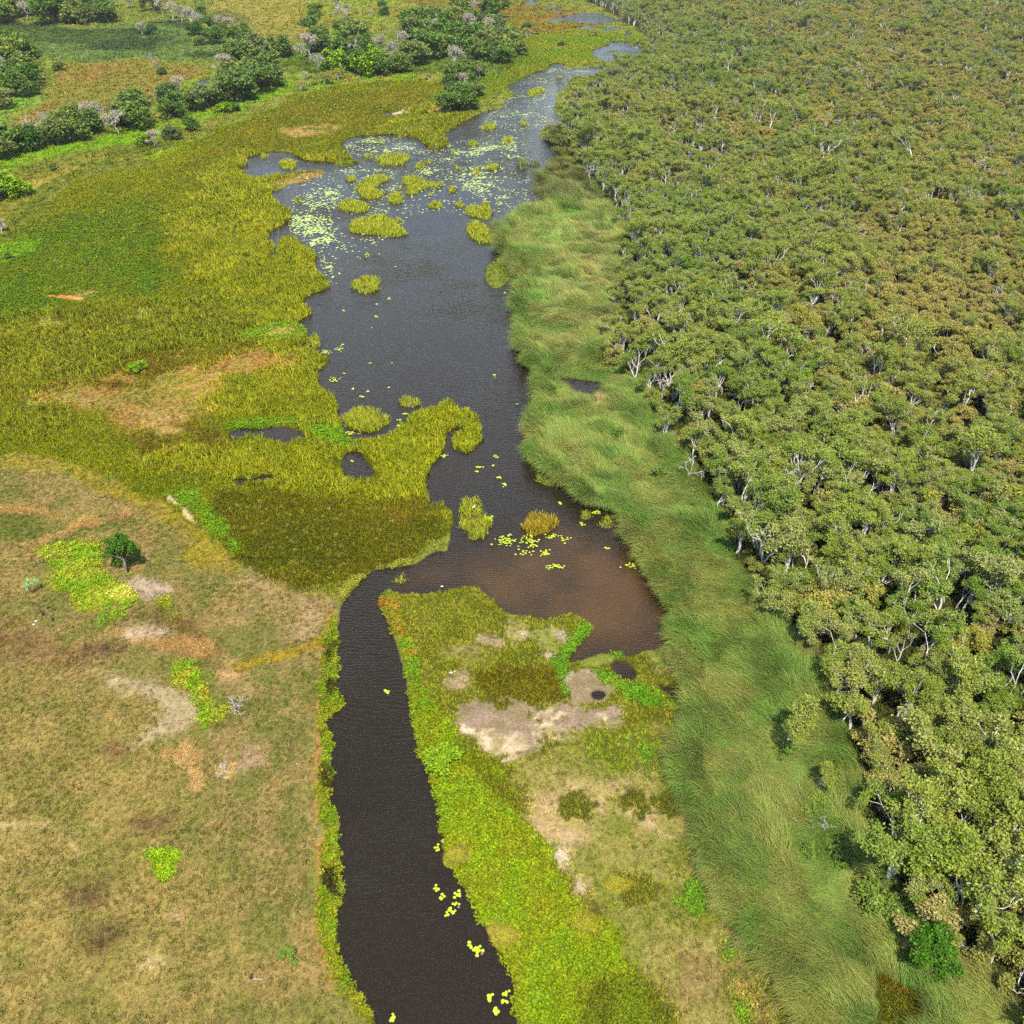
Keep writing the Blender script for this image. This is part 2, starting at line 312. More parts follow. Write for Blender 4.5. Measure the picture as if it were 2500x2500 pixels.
BELT = FF((940,440),(1000,405),(1050,395),(1100,380),(1150,385),(1185,425),(1190,480),(1175,560),(1160,620),(1170,690),(1225,745),(1262,830),(1300,855),(1335,930),(1380,1010),(1420,1100),(1490,1200),(1545,1260),(1585,1340),(1620,1440),(1640,1560),(1670,1650),(1720,1725),(1780,1785),(1870,1845),(1920,1932),(1950,2010),(1530,2010),(1500,1932),(1470,1870),(1410,1790),(1370,1690),(1310,1610),(1320,1560),(1290,1500),(1262,1430),(1275,1390),(1297,1380),(1290,1300),(1275,1250),(1268,1170),(1245,1130),(1205,1060),(1185,1010),(1175,985),(1100,955),(1070,920),(1030,900),(990,870),(995,820),(1010,750),(1000,700),(975,650),(960,600),(980,560),(970,520),(960,490),(935,470))
LAYERS = [
 # --- far meadows
 L(FF((0,40),(130,55),(230,45),(330,40),(430,75),(430,112),(330,115),(250,108),(150,122),(60,110),(0,110)), (118,138,62),(66,88,46),'meadow',6,10,60,22),  # sedge green, darkened with a painted-in cloud shadow, as is the next layer
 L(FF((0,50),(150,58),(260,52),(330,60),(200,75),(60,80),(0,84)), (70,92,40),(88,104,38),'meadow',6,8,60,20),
 L(FF((70,120),(250,112),(400,125),(430,160),(330,195),(200,215),(100,235),(0,300),(0,232),(60,200),(95,160)), (158,130,58),(146,136,52),'meadow',5,8,50,18),
 L(FF((370,140),(440,130),(440,165),(400,182),(340,205),(310,205)), (138,162,28),(150,150,40),'meadow',4,6,30,12),
 L(FF((400,-10),(960,-10),(930,30),(700,40),(600,50),(520,90),(460,80),(380,30)), (168,152,64),(150,140,48),'meadow',6,12,60,25),
 L(FF((580,-10),(760,-10),(740,40),(700,62),(640,75),(590,60)), (140,160,45),(150,140,45),'meadow',6,12,50,20),
 L(FF((380,20),(450,30),(470,75),(420,70)), (150,130,80),(120,125,50),'meadow',6,12,50,20),
 L(FF((760,0),(980,0),(1060,15),(1130,40),(1100,70),(1010,60),(960,45),(900,30)), (146,116,38),(136,132,36),'meadow',6,12,60,25),
 L(FF((950,60),(1100,55),(1220,70),(1240,95),(1190,110),(1110,120),(1010,130),(950,170),(900,200),(880,230),(860,200),(900,150),(970,110)), (112,132,22),(128,130,30),'sedge',5,8,40,18),
 L(FF((930,120),(1000,105),(1060,120),(960,165),(900,205),(880,190)), (104,122,20),(120,124,26),'sedge',4,6,30,14),
 L(FF((520,90),(960,70),(980,110),(900,160),(840,140),(640,150),(540,140)), (110,140,30),(96,110,34),'meadow',5,8,30,12),
 L(FF((540,140),(640,140),(840,140),(870,165),(760,172),(620,170),(530,172)), (132,158,34),(160,146,62),'meadow',4,6,24,10),
 L(FB([(84,100),(100,135),(99,165),(75,195),(35,218),(-10,240)], 11), (142,166,50),(130,140,50),'meadow',1.5,2,14,9),
 L(FF((0,190),(60,180),(85,170),(60,200),(0,225)), (130,166,50),None,'meadow',3,4,14,9),
 # --- strip under the tree row and meadow below it
 L(FF((0,300),(30,290),(90,272),(150,266),(210,252),(290,232),(340,222),(400,205),(450,180),(520,155),(560,150),(570,168),(470,200),(400,225),(330,250),(250,275),(150,290),(60,310),(0,335)), (126,168,22),(140,160,34),'meadow',2.5,4,14,9),
 L(FF((0,335),(60,312),(250,276),(330,250),(430,222),(330,290),(240,320),(140,345),(90,400),(60,450),(0,490)), (146,138,50),(118,126,34),'meadow',4,6,20,9),
 L(FF((40,350),(90,332),(150,308),(160,318),(100,345),(55,365)), (180,158,70),None,'meadow',4,5,14,6),
 L(FF((270,300),(350,262),(380,262),(360,285),(300,312)), (150,168,20),None,'meadow',3,5,14,6),
 # --- the great marsh
 L(FF((-200,500),(0,480),(90,400),(140,345),(240,320),(330,285),(440,230),(560,180),(640,160),(770,150),(850,165),(890,210),(880,240),(830,300),(640,310),(500,350),(560,420),(620,520),(640,700),(650,800),(860,750),(920,800),(900,860),(820,900),(860,1000),(740,1070),(640,1110),(560,1128),(500,1100),(440,1055),(380,1000),(290,940),(200,895),(120,875),(60,855),(0,860),(-200,880)), (124,122,14),(108,112,12),'sedge',3,5,24,14),
 L(FF((430,250),(560,190),(780,160),(840,185),(830,222),(640,255),(520,285),(440,295),(380,325),(320,335)), (124,114,22),(108,108,16),'sedge',4,6,26,14),
 L(FF((-200,520),(0,500),(60,440),(160,400),(290,390),(335,450),(322,540),(250,600),(120,610),(0,630),(-200,640)), (92,118,8),(104,118,10),'leafy',8,10,30,14),
 L(FF((0,470),(50,440),(75,460),(30,490),(0,500)), (116,156,20),None,'leafy',3,5,16,8),
 L(FF((380,330),(460,290),(640,290),(665,305),(560,330),(520,370),(545,400),(600,470),(640,530),(620,560),(600,600),(610,640),(640,680),(650,790),(660,850),(600,850),(540,790),(400,760),(400,700),(500,660),(470,600),(400,560),(340,480),(350,400)), (140,132,24),(116,118,16),'reed',5,7,22,8),
 L(FF((640,290),(820,180),(870,220),(840,280),(700,262),(650,305)), (112,116,20),(124,120,22),'reed',4,6,20,9,0.8),
 L(FF((-120,640),(0,600),(200,560),(420,580),(480,640),(300,680),(130,740),(120,800),(0,800),(-120,800)), (122,116,24),(102,104,20),'reed',8,8,22,9,0.8),
 L(FF((270,850),(430,835),(600,840),(650,880),(700,905),(800,925),(830,965),(560,938),(480,908),(420,912),(300,892)), (136,130,18),(118,118,14),'reed',4,5,16,7),
 L(FF((680,850),(720,820),(800,770),(850,745),(915,780),(915,850),(860,860),(810,880),(800,930),(840,975),(760,950),(720,905)), (144,138,22),(124,126,16),'reed',2,3,10,6),
 L(FF((110,745),(250,700),(330,690),(400,700),(500,668),(525,690),(410,715),(400,770),(330,835),(200,805),(130,780)), (160,142,52),(174,130,60),'dry',4,6,18,6),
 L(FF((240,690),(340,668),(470,650),(400,690),(270,720)), (108,92,24),(120,112,24),'sedge',4,5,16,6),
 L(FF((170,715),(250,715),(270,735),(190,745)), (96,80,24),None,'sedge',4,5,14,6),
 L(FF((220,810),(330,800),(400,815),(400,838),(280,850),(230,835)), (106,92,24),(120,116,20),'sedge',4,5,14,6),
 L(FE(150,755,34,10), (186,164,92),None,'dry',3,5,10,5), L(FE(310,790,40,14), (186,152,80),None,'dry',3,5,10,5), L(FE(370,735,40,18), (188,148,72),(160,150,40),'dry',3,5,10,5),
 L(FF((430,800),(560,783),(580,800),(470,812),(440,812)), (106,140,16),(128,148,24),'leafy',1.5,2,8,5),
 L(FF((556,798),(640,812),(690,838),(690,850),(650,852),(600,832)), (102,142,18),None,'leafy',1.5,2,8,5),
 L(FF((440,640),(520,605),(590,620),(600,632),(520,640)), (122,150,24),None,'leafy',1.5,2,8,5),
 L(FF((600,815),(650,800),(660,840),(640,850)), (112,150,20),None,'leafy',1.5,2,8,5),
 L(FF((390,925),(470,912),(560,935),(700,950),(800,955),(835,980),(850,1012),(740,1062),(640,1104),(560,1126),(505,1108),(450,1062),(390,1005),(380,960)), (98,92,12),(86,86,8),'sedge',2.5,3,14,8,1.3),
 L(FF((600,950),(760,945),(830,965),(800,985),(700,980)), (124,100,26),(110,100,16),'sedge',3,4,12,6),
 L(FF((325,935),(362,925),(400,962),(425,995),(440,1030),(400,1000),(372,978)), (106,140,16),None,'leafy',2,3,8,5),
 L(FF((470,350),(520,340),(620,320),(610,330),(540,352)), (172,140,62),(130,140,26),'dry',2,3,10,6), L(FF((545,345),(600,325),(620,328),(560,350)), (176,140,70),None,'dry',2,3,10,6),
 L(FF((525,248),(570,238),(640,240),(620,255),(560,262)), (196,156,88),(180,150,70),'dry',3,4,14,7), L(FE(590,244,26,4), (120,120,40),None,'sedge',3,4,14,7),
 L(FF((725,214),(765,208),(772,214),(740,220)), (206,182,150),None,None,3,3,10,7), L(FF((815,200),(850,205),(850,212),(820,215)), (180,140,80),None,'dry',3,3,10,7),
 L(FF((62,556),(110,558),(160,563),(160,569),(140,570),(100,562)), (214,126,54),(206,158,112),None,0.7,0.8,6,5), L(FE(165,552,22,5), (168,160,70),None,'dry',2,3,8,5),
 L(FE(270,590,14,7),(164,158,60),None,'dry',2,3,8,5), L(FE(535,625,22,8),(160,156,60),None,'dry',2,3,8,5), L(FE(100,610,22,5),(166,152,70),None,'dry',2,3,8,5),
 # --- grazed field, lower left
 L(FF((-300,860),(0,860),(90,866),(140,890),(200,922),(290,962),(350,1003),(420,1043),(500,1092),(560,1122),(620,1132),(640,1152),(622,1200),(606,1270),(605,1400),(602,1500),(604,1600),(610,1700),(615,1760),(645,1840),(700,1940),(740,2050),(-300,2050)), (158,134,72),(126,122,54),'dry',1.5,2,8,5.5),
 L(FF((-300,1250),(0,1230),(140,1250),(300,1330),(420,1420),(330,1560),(380,1700),(300,1932),(-300,2050)), (162,140,72),(138,128,56),'dry',10,8,20,4),
 L(FF((330,1180),(620,1180),(600,1500),(560,1600),(400,1500)), (160,134,78),(122,120,52),'dry',8,6,14,3.5),
 L(FF((-100,868),(60,858),(110,868),(135,882),(90,893),(0,886),(-100,890)), (162,146,44),None,'dry',1,1,6,4),
 L(FF((130,882),(160,890),(240,925),(310,950),(370,1000),(420,1040),(452,1070),(440,1095),(390,1080),(350,1050),(360,1020),(300,975),(220,942),(150,906)), (160,142,28),(150,130,44),'dry',1.2,1.6,6,4),
 L(FB([(318,938),(340,955),(368,990)], 7), (196,174,122),None,None,0.5,0.6,4,4),
 L(FF((478,1092),(560,1122),(632,1132),(632,1160),(604,1205),(545,1195),(500,1155),(468,1120)), (176,146,100),(148,126,70),'dry',2,2,6,4,0.6),
 L(FF((440,1258),(500,1238),(560,1218),(612,1195),(612,1215),(560,1240),(490,1256),(450,1266)), (166,138,32),None,'dry',0.8,1,5,4),
 L(FF((-50,958),(60,962),(105,985),(95,1010),(50,1030),(-50,1035)), (92,104,30),(108,112,40),'dry',2.5,2,7,5), L(FF((120,985),(180,975),(215,985),(160,1010),(110,1030),(80,1030)), (100,118,36),None,'dry',2,2,7,5),
 L(FB([(0,965),(50,962),(100,972),(130,990)], 9), (194,154,84),None,'straw',0.8,1.2,4,3), L(FB([(125,1005),(150,990),(190,975)], 9), (204,166,88),None,'straw',0.6,1,4,3),
 L(FB([(160,995),(210,985),(240,975)], 9), (198,150,88),None,'straw',0.8,1.2,4,3), L(FB([(80,1025),(120,1008),(140,1000)], 8), (202,160,96),None,'straw',0.6,1,4,3),
 L(FB([(40,1035),(75,1025),(50,1050)], 12), (202,160,96),None,'straw',0.8,1,4,3),
 L(FF((70,1045),(105,1030),(150,1022),(175,1040),(205,1062),(215,1092),(270,1112),(262,1140),(215,1168),(195,1150),(150,1148),(112,1112),(85,1075)), (126,160,22),(160,166,44),'leafy',0.8,2.6,5,2.5),
 L(FE(232,1122,26,16), (196,196,84),(170,180,40),'leafy',1,1,4,3), L(FF((190,1160),(205,1140),(200,1175),(188,1195)), (110,156,24),None,'leafy',0.6,0.8,4,3),
 L(FF((288,1118),(310,1115),(330,1150),(360,1195),(340,1205),(320,1185),(300,1150)), (152,160,26),None,'leafy',0.8,1,4,3),
 L(FE(5,1190,20,12), (136,168,24),None,'leafy',0.8,1,4,3),
 L(FF((328,1262),(360,1252),(385,1262),(395,1300),(420,1330),(415,1350),(385,1368),(365,1340),(360,1310),(335,1290)), (126,158,22),(164,160,50),'leafy',0.7,2.2,4,2.5),
 L(FF((276,1612),(300,1604),(345,1610),(330,1640),(310,1660),(285,1640)), (140,170,24),None,'leafy',0.7,1,4,3),
 L(FF((250,1150),(330,1140),(350,1175),(290,1185),(245,1172)), (92,92,32),(110,100,44),'dry',2,2,6,4), L(FF((300,1180),(380,1170),(400,1230),(340,1215)), (112,86,44),(150,112,60),'dry',2,2,6,3.5),
 L(FF((-60,1170),(70,1185),(150,1215),(185,1240),(140,1268),(40,1245),(-60,1235)), (150,114,68),(134,104,58),'dry',2.5,2.5,7,4),
 L(FB([(215,1195),(270,1212),(330,1218),(390,1225)], 14), (196,154,84),None,'straw',1,1.5,4,3),
 L(FF((180,1262),(240,1280),(300,1295),(350,1315),(362,1350),(335,1388),(255,1412),(300,1370),(318,1335),(280,1308),(200,1290)), (182,160,118),(164,146,100),'dry',1.4,1.6,5,3,0.25),
 L(FF((250,1180),(320,1190),(300,1212),(230,1200)), (186,158,120),None,'dry',1.4,1.6,5,3,0.3), L(FF((232,1095),(290,1090),(330,1110),(300,1140),(270,1130)), (178,154,122),None,'dry',1.4,1.6,5,3,0.3),
 L(FE(225,1420,28,14), (112,80,52),(140,100,62),'dry',1.6,1.6,4,2.5), L(FE(170,1692,36,14), (104,78,48),None,'dry',2,2,5,2.5), L(FE(235,1745,28,12), (108,82,50),None,'dry',2,2,5,2.5), L(FE(190,1775,24,10), (104,78,48),None,'dry',2,2,5,2.5),
 L(FE(190,1225,40,9), (104,76,50),None,'dry',1.6,1.6,4,2.5), L(FE(280,1555,30,12), (118,90,54),None,'dry',2,2,5,2.5),
 L(FF((305,1425),(345,1412),(352,1392),(362,1412),(388,1430),(368,1448),(388,1490),(372,1496),(352,1456),(330,1440)), (214,174,104),None,'straw',0.6,1,4,3),
 L(FB([(420,1452),(450,1445),(430,1460)], 7), (214,180,110),None,'straw',0.6,1,4,3), L(FE(290,1815,18,10), (196,168,110),None,'dry',1.2,1,4,3,.3), L(FE(335,1730,18,12), (188,158,112),None,'dry',1.2,1,4,3,.3),
 L(FB([(0,1556),(90,1560),(125,1575),(150,1612)], 4), (176,152,98),None,'dry',0.6,0.8,5,3,.3),
 L(FE(470,1435,24,16), (170,138,110),None,'dry',1.6,1.6,4,3,.4), L(FE(430,1275,14,8), (190,150,96),None,'dry',1,1,4,3,.5),
 # --- channel banks
 L(FB([(628,1160),(614,1220),(604,1280),(602,1400),(602,1500),(604,1600),(600,1680),(606,1750),(625,1820),(665,1890),(690,1940)], 9), (182,126,66),(160,130,60),'dry',0.5,0.9,4,3,.5),
 L(FF((640,1150),(640,1200),(642,1290),(660,1330),(618,1358),(630,1400),(626,1450),(640,1550),(650,1640),(640,1700),(655,1830),(720,1940),(740,2000),(706,2000),(688,1932),(638,1850),(612,1780),(608,1700),(612,1600),(604,1500),(608,1400),(604,1280),(614,1200),(628,1155)), (112,136,18),(134,134,26),'leafy',0.7,0.9,4,3),
 L(FF((640,1110),(700,1075),(780,1055),(780,1062),(700,1085),(660,1110),(640,1135)), (132,150,34),(150,140,60),'leafy',0.8,1,4,3),
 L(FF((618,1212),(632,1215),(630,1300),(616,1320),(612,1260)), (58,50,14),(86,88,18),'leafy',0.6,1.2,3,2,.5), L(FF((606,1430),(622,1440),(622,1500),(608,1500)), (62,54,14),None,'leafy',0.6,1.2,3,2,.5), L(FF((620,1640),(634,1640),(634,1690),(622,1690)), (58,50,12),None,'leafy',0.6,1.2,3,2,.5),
 # --- spit between the channel and the bay
 L(FF((712,1120),(740,1110),(860,1095),(910,1105),(945,1140),(960,1160),(1010,1165),(1075,1150),(1115,1180),(1090,1220),(1080,1240),(1100,1270),(1160,1240),(1240,1220),(1280,1170),(1300,1300),(1290,1350),(1270,1400),(1320,1560),(1310,1610),(1370,1690),(1470,1870),(1520,1940),(1240,2000),(960,1932),(880,1700),(830,1560),(800,1430),(770,1250),(740,1180)), (132,128,40),(116,116,28),'sedge',0.8,1.2,6,5,0.9),
 L(FF((712,1120),(735,1112),(760,1130),(770,1200),(785,1260),(760,1240),(735,1170)), (120,150,26),(160,130,40),'leafy',0.7,1,4,3),
 L(FB([(722,1135),(738,1165),(748,1200)], 13), (160,112,42),(136,130,30),'leafy',0.6,0.8,4,3),
 L(FF((890,1275),(950,1258),(1040,1258),(1078,1288),(1068,1316),(1000,1332),(920,1328)), (108,98,14),(98,90,10),'sedge',1,1,6,5,1.4),
 L(FF((1040,1240),(1080,1225),(1105,1200),(1110,1180),(1085,1215),(1075,1250),(1085,1285),(1068,1318),(1055,1290)), (92,142,22),None,'leafy',0.8,1,4,3),
 L(FB([(1060,1240),(1085,1215),(1108,1185)], 16), (100,144,22),None,'leafy',0.8,1,4,3),
 L(FF((845,1330),(900,1312),(940,1330),(1000,1342),(1080,1335),(1165,1338),(1160,1362),(1080,1372),(1030,1388),(985,1425),(930,1422),(890,1395),(850,1368)), (156,130,104),(140,120,84),None,1.2,2.4,4,2.5),
 L(FF((870,1375),(930,1385),(1000,1378),(1060,1362),(1165,1345),(1160,1365),(1080,1375),(1020,1390),(980,1425),(935,1424),(890,1398)), (212,184,144),(168,146,100),None,1.2,3.0,3.5,1.8),
 L(FF((1070,1285),(1100,1265),(1140,1275),(1150,1300),(1120,1325),(1080,1330)), (160,138,104),(140,120,84),None,1.2,1.4,5,3),
 L(FF((945,1165),(960,1160),(985,1172),(1000,1200),(975,1215),(955,1195)), (188,164,122),(150,140,66),'dry',1,1.5,4,2.5,.5), L(FF((1010,1195),(1060,1190),(1080,1205),(1040,1235),(1010,1222)), (178,158,120),(132,134,50),'dry',1,1.5,4,2.5,.5),
 L(FE(925,1210,26,9), (174,150,112),None,'dry',1,1.5,4,2.5,.4), L(FE(885,1235,44,12), (156,136,80),(130,126,44),'dry',1.4,2,5,2.5,.6), L(FE(870,1290,18,14), (168,144,104),None,'dry',1,1.4,4,2.5,.4),
 L(FF((1130,1270),(1180,1280),(1240,1300),(1265,1330),(1230,1345),(1170,1320)), (90,138,22),(120,150,34),'leafy',1,1.2,4,3), L(FF((1200,1225),(1260,1230),(1285,1280),(1240,1260)), (128,140,46),(160,140,84),'dry',1.2,1.4,4,3), L(FE(1170,1232,14,8), (92,140,24),None,'leafy',.8,1,4,3),
 L(FF((960,1440),(1100,1380),(1260,1370),(1280,1420),(1320,1560),(1310,1610),(1400,1750),(1480,1890),(1520,1960),(1280,1960),(1180,1780),(1100,1680),(1060,1600),(990,1520)), (158,144,72),(128,130,44),'dry',2.5,3,9,5.5,0.8),
 L(FF((1000,1560),(1040,1500),(1090,1460),(1130,1510),(1100,1600),(1120,1660),(1090,1690),(1065,1620)), (192,160,112),(172,150,84),'dry',2,3,6,3,.3), L(FF((1060,1600),(1080,1640),(1110,1670),(1100,1690),(1075,1650),(1050,1605)), (208,182,150),None,'dry',.8,1,4,3,.2),
 L(FF((1160,1480),(1210,1500),(1300,1540),(1310,1560),(1230,1570),(1180,1540)), (188,160,108),(150,140,62),'dry',2,3,6,3,.4), L(FF((1330,1640),(1400,1760),(1460,1850),(1430,1860),(1370,1780),(1320,1690)), (190,160,116),(140,136,56),'dry',2,3,6,3,.4),
 L(FF((1120,1380),(1270,1375),(1270,1440),(1180,1450),(1100,1430)), (134,138,44),(120,128,34),'sedge',2.5,3,7,4,.8),
 L(FE(1180,1510,28,26), (100,100,28),None,'sedge',1.2,2,4,3), L(FE(1262,1515,26,20), (104,104,30),None,'sedge',1.2,2,4,3), L(FE(1092,1520,20,18), (106,104,34),None,'sedge',1.2,2,4,3), L(FE(1220,1445,14,26), (98,138,32),None,'leafy',1,1.6,4,3),
 L(FE(1310,1690,20,30), (98,138,32),None,'leafy',1,1.6,4,3), L(FE(1370,1800,22,30), (112,146,30),None,'leafy',1.2,1.6,4,3), L(FF((1150,1640),(1230,1650),(1250,1700),(1180,1720)), (116,112,34),None,'sedge',1.4,2,4,3), L(FF((1280,1800),(1400,1830),(1460,1932),(1300,1932),(1240,1880)), (124,120,42),(150,128,70),'dry',1.6,2,5,3), L(FF((1380,1860),(1440,1900),(1470,1960),(1380,1960)), (112,142,28),(150,130,70),'leafy',1.2,2,4,3),
 L(FF((775,1285),(800,1300),(850,1345),(880,1400),(950,1450),(985,1530),(1050,1605),(1085,1690),(1150,1755),(1200,1830),(1270,1940),(1290,2020),(975,2020),(960,1850),(900,1740),(850,1650),(825,1580),(800,1460),(775,1380),(765,1290)), (122,146,12),(132,140,16),'leafy',1.0,1.4,5,3.5,1.3),
 L(FF((1080,1840),(1180,1850),(1260,1950),(1240,2010),(1080,2010)), (108,122,14),(96,100,14),'leafy',3,3,8,4,1.2), L(FF((840,1400),(920,1425),(980,1530),(930,1500),(860,1440)), (118,124,20),(110,104,20),'sedge',1.5,1.6,5,3.5),
 L(FE(830,1470,14,9), (164,118,40),None,'leafy',.8,1,3,3), L(FB([(775,1240),(785,1290),(800,1340)],16), (106,140,20),None,'leafy',.8,1,3,3),
 L(FE(860,1615,26,20), (158,150,44),None,'straw',.8,1,3,3), L(FE(945,1770,28,26), (168,152,48),None,'straw',.8,1,3,3), L(FE(1105,1748,26,18), (172,160,30),None,'straw',.8,1,3,3), L(FE(1165,1672,24,14), (180,164,40),None,'straw',.8,1,3,3),
 # --- tall sedge belt in front of the wood
 L(BELT, (104,140,52),(132,150,66),'flow',1.0,1.5,6,7),
 L(FF((1005,345),(1040,310),(1088,308),(1115,350),(1150,380),(1060,398),(1030,390)), (84,96,44),(104,110,56),'flow',1.5,2,8,6),
 L(FF((1048,240),(1066,240),(1066,300),(1040,300),(1030,270)), (80,94,40),(110,112,40),'flow',1.5,2,8,6),
 L(FF((1030,455),(1090,430),(1160,440),(1165,560),(1140,640),(1060,620),(1030,560),(1040,500)), (146,164,78),(152,150,84),'flow',3,4,10,6,0.7),
 L(FF((985,500),(1010,515),(1005,540),(985,525)), (176,140,70),None,'dry',.8,1.5,4,3), L(FF((1120,735),(1160,745),(1140,770),(1100,765)), (176,148,94),None,'dry',1,1.5,4,3), L(FF((1180,990),(1205,1000),(1205,1030),(1185,1010)), (196,168,120),(150,140,40),'dry',.8,1,4,3,.4),
 L(FF((1625,1800),(1680,1830),(1740,1890),(1790,1960),(1660,1960),(1640,1870)), (98,82,18),(90,90,16),'sedge',1.2,1,5,4,1.2),
]
KG = 0.80                      # ground albedo from the colour it shows under this sun
VEG = [None, 'meadow', 'sedge', 'reed', 'leafy', 'dry', 'straw', 'flow', 'forest']
BASE1, BASE2 = lin((150,148,56)), lin((122,134,42))
MUD_AND_SHADE = np.array([1, 0.8, 0.5, 0.5, 0.62, 0.95, 0.9, 0.5, 0.6])      # wet black soil plus shade between stems, painted darker under thick growth
def smoothstep(a, b, t):
    t = np.clip((t-a)/(b-a), 0, 1); return t*t*(3-2*t)
def land(x, y, dither=False):
    """colour of the land (n,3), kind of growth, thickness of growth"""
    n = len(x); k = (0.5+0.5*fbm(x, y, 25, 4, 1))[:, None]
    col = BASE1*k+BASE2*(1-k); veg = np.full(n, 1); den = np.ones(n, np.float32)
    rnd = rng.random(n) if dither else np.full(n, 0.5)
    fl = smoothstep(-1.5, 1.5, sdf(FOREST, x, y, 20) + 2.5*fbm(x, y, 9, 3, 2))
    c = lin((78, 82, 34)); col = col*(1-fl[:, None])+c*fl[:, None]; veg[fl > rnd] = 8
    nz = {}
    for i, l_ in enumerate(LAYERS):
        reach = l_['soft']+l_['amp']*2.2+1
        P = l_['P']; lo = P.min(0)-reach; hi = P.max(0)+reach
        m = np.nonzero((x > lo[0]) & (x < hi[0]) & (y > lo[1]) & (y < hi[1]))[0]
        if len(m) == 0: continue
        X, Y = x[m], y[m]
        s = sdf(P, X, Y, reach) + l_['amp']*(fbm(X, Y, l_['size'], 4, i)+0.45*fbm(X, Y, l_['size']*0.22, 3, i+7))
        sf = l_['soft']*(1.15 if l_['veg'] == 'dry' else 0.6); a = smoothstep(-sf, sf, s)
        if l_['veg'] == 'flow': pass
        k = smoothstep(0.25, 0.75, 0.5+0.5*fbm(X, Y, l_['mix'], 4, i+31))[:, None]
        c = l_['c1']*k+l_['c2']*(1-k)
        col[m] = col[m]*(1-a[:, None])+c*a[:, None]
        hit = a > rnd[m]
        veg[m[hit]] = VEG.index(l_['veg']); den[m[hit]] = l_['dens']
    return col, veg, den

# ------------------------------------------------------------------ the ground: one sheet, finer near, out to the horizon
ys = [34.0]
while ys[-1] < 1150: ys.append(ys[-1] + 0.30*(depth(0, ys[-1])/117.0)**1.62)
ys = np.array([-4000, -1500, -400, -100, 0] + ys + [1250, 1400, 1700, 2300, 3500, 6000, 9000.])
sx = np.concatenate([[-14, -5, -2.2, -1.6, -1.3], np.linspace(-1.12, 1.12, 760), [1.3, 1.6, 2.2, 5, 14]])
hw = np.where(ys < 34, 75, 0.541*np.maximum(depth(0, ys), 135))
X = (sx[None, :]*hw[:, None]); Y = np.repeat(ys[:, None], len(sx), 1)
gx, gy = X.ravel(), Y.ravel()
wsd = water_sd(gx, gy)
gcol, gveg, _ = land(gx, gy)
shore = np.clip(-wsd, -2.5, 3)
gz = np.where(shore < 0, shore*0.45, np.minimum(shore*0.35, 0.22)) + np.where(shore > 0.4, 0.05*fbm(gx, gy, 6, 3, 77), 0)
mud = smoothstep(0.5, -0.2, shore)[:, None]
gcol = gcol*(1-mud) + lin((74, 60, 36))*mud
R_, C_ = X.shape
ii = np.arange(R_*C_).reshape(R_, C_)
quads = np.stack([ii[:-1, :-1], ii[:-1, 1:], ii[1:, 1:], ii[1:, :-1]], -1).reshape(-1, 4)
ground = obj('ground', new_mesh('ground', np.stack([gx, gy, gz], 1), quads, True, {'col': gcol*KG*MUD_AND_SHADE[gveg][:, None]}), ground_material())
tag(ground, kind='structure')
def gheight(x, y):
    s = float(-water_sd(np.array([x]), np.array([y]))[0]); return max(-0.3, min(s*0.35, 0.2)) if s > 0 else max(s*0.45, -0.5)

# ------------------------------------------------------------------ the water: one level sheet
wy = [40.0]
while wy[-1] < 1150: wy.append(wy[-1]*1.014+0.3)
wy = np.array(wy); wsx = np.linspace(-1, 1, 220)
WX = wsx[None, :]*(0.62*depth(0, wy)+20)[:, None]; WY = np.repeat(wy[:, None], len(wsx), 1)
x_, y_ = WX.ravel(), WY.ravel()
deep = lin((40, 33, 22)); shal = lin((82, 58, 28)); chan = lin((40, 34, 26))
s = sdf(world(FF((760,1090),(850,1050),(960,1020),(1100,1020),(1200,1050),(1290,1150),(1270,1240),(1080,1240),(960,1170),(860,1110))), x_, y_, 12)
k = smoothstep(-6, 8, s + 4*fbm(x_, y_, 12, 4, 60))[:, None]*(0.65+0.35*fbm(x_, y_, 6, 4, 61))[:, None]
s2 = sdf(world(FF((1180,1190),(1230,1180),(1250,1200),(1220,1215),(1180,1212))), x_, y_, 8); k2 = smoothstep(-2, 3, s2+2*fbm(x_, y_, 5, 3, 62))[:, None]*0.7
k = np.clip(k, 0, 1); wcol = deep*(1-k)+shal*k; wcol = wcol*(1-k2)+lin((50, 34, 26))*k2
Rw, Cw = WX.shape; ii = np.arange(Rw*Cw).reshape(Rw, Cw)
quads = np.stack([ii[:-1, :-1], ii[:-1, 1:], ii[1:, 1:], ii[1:, :-1]], -1).reshape(-1, 4)
water = obj('water', new_mesh('water', np.stack([x_, y_, np.zeros_like(x_)], 1), quads, True, {'col': wcol}), water_material())
tag(water, kind='structure')

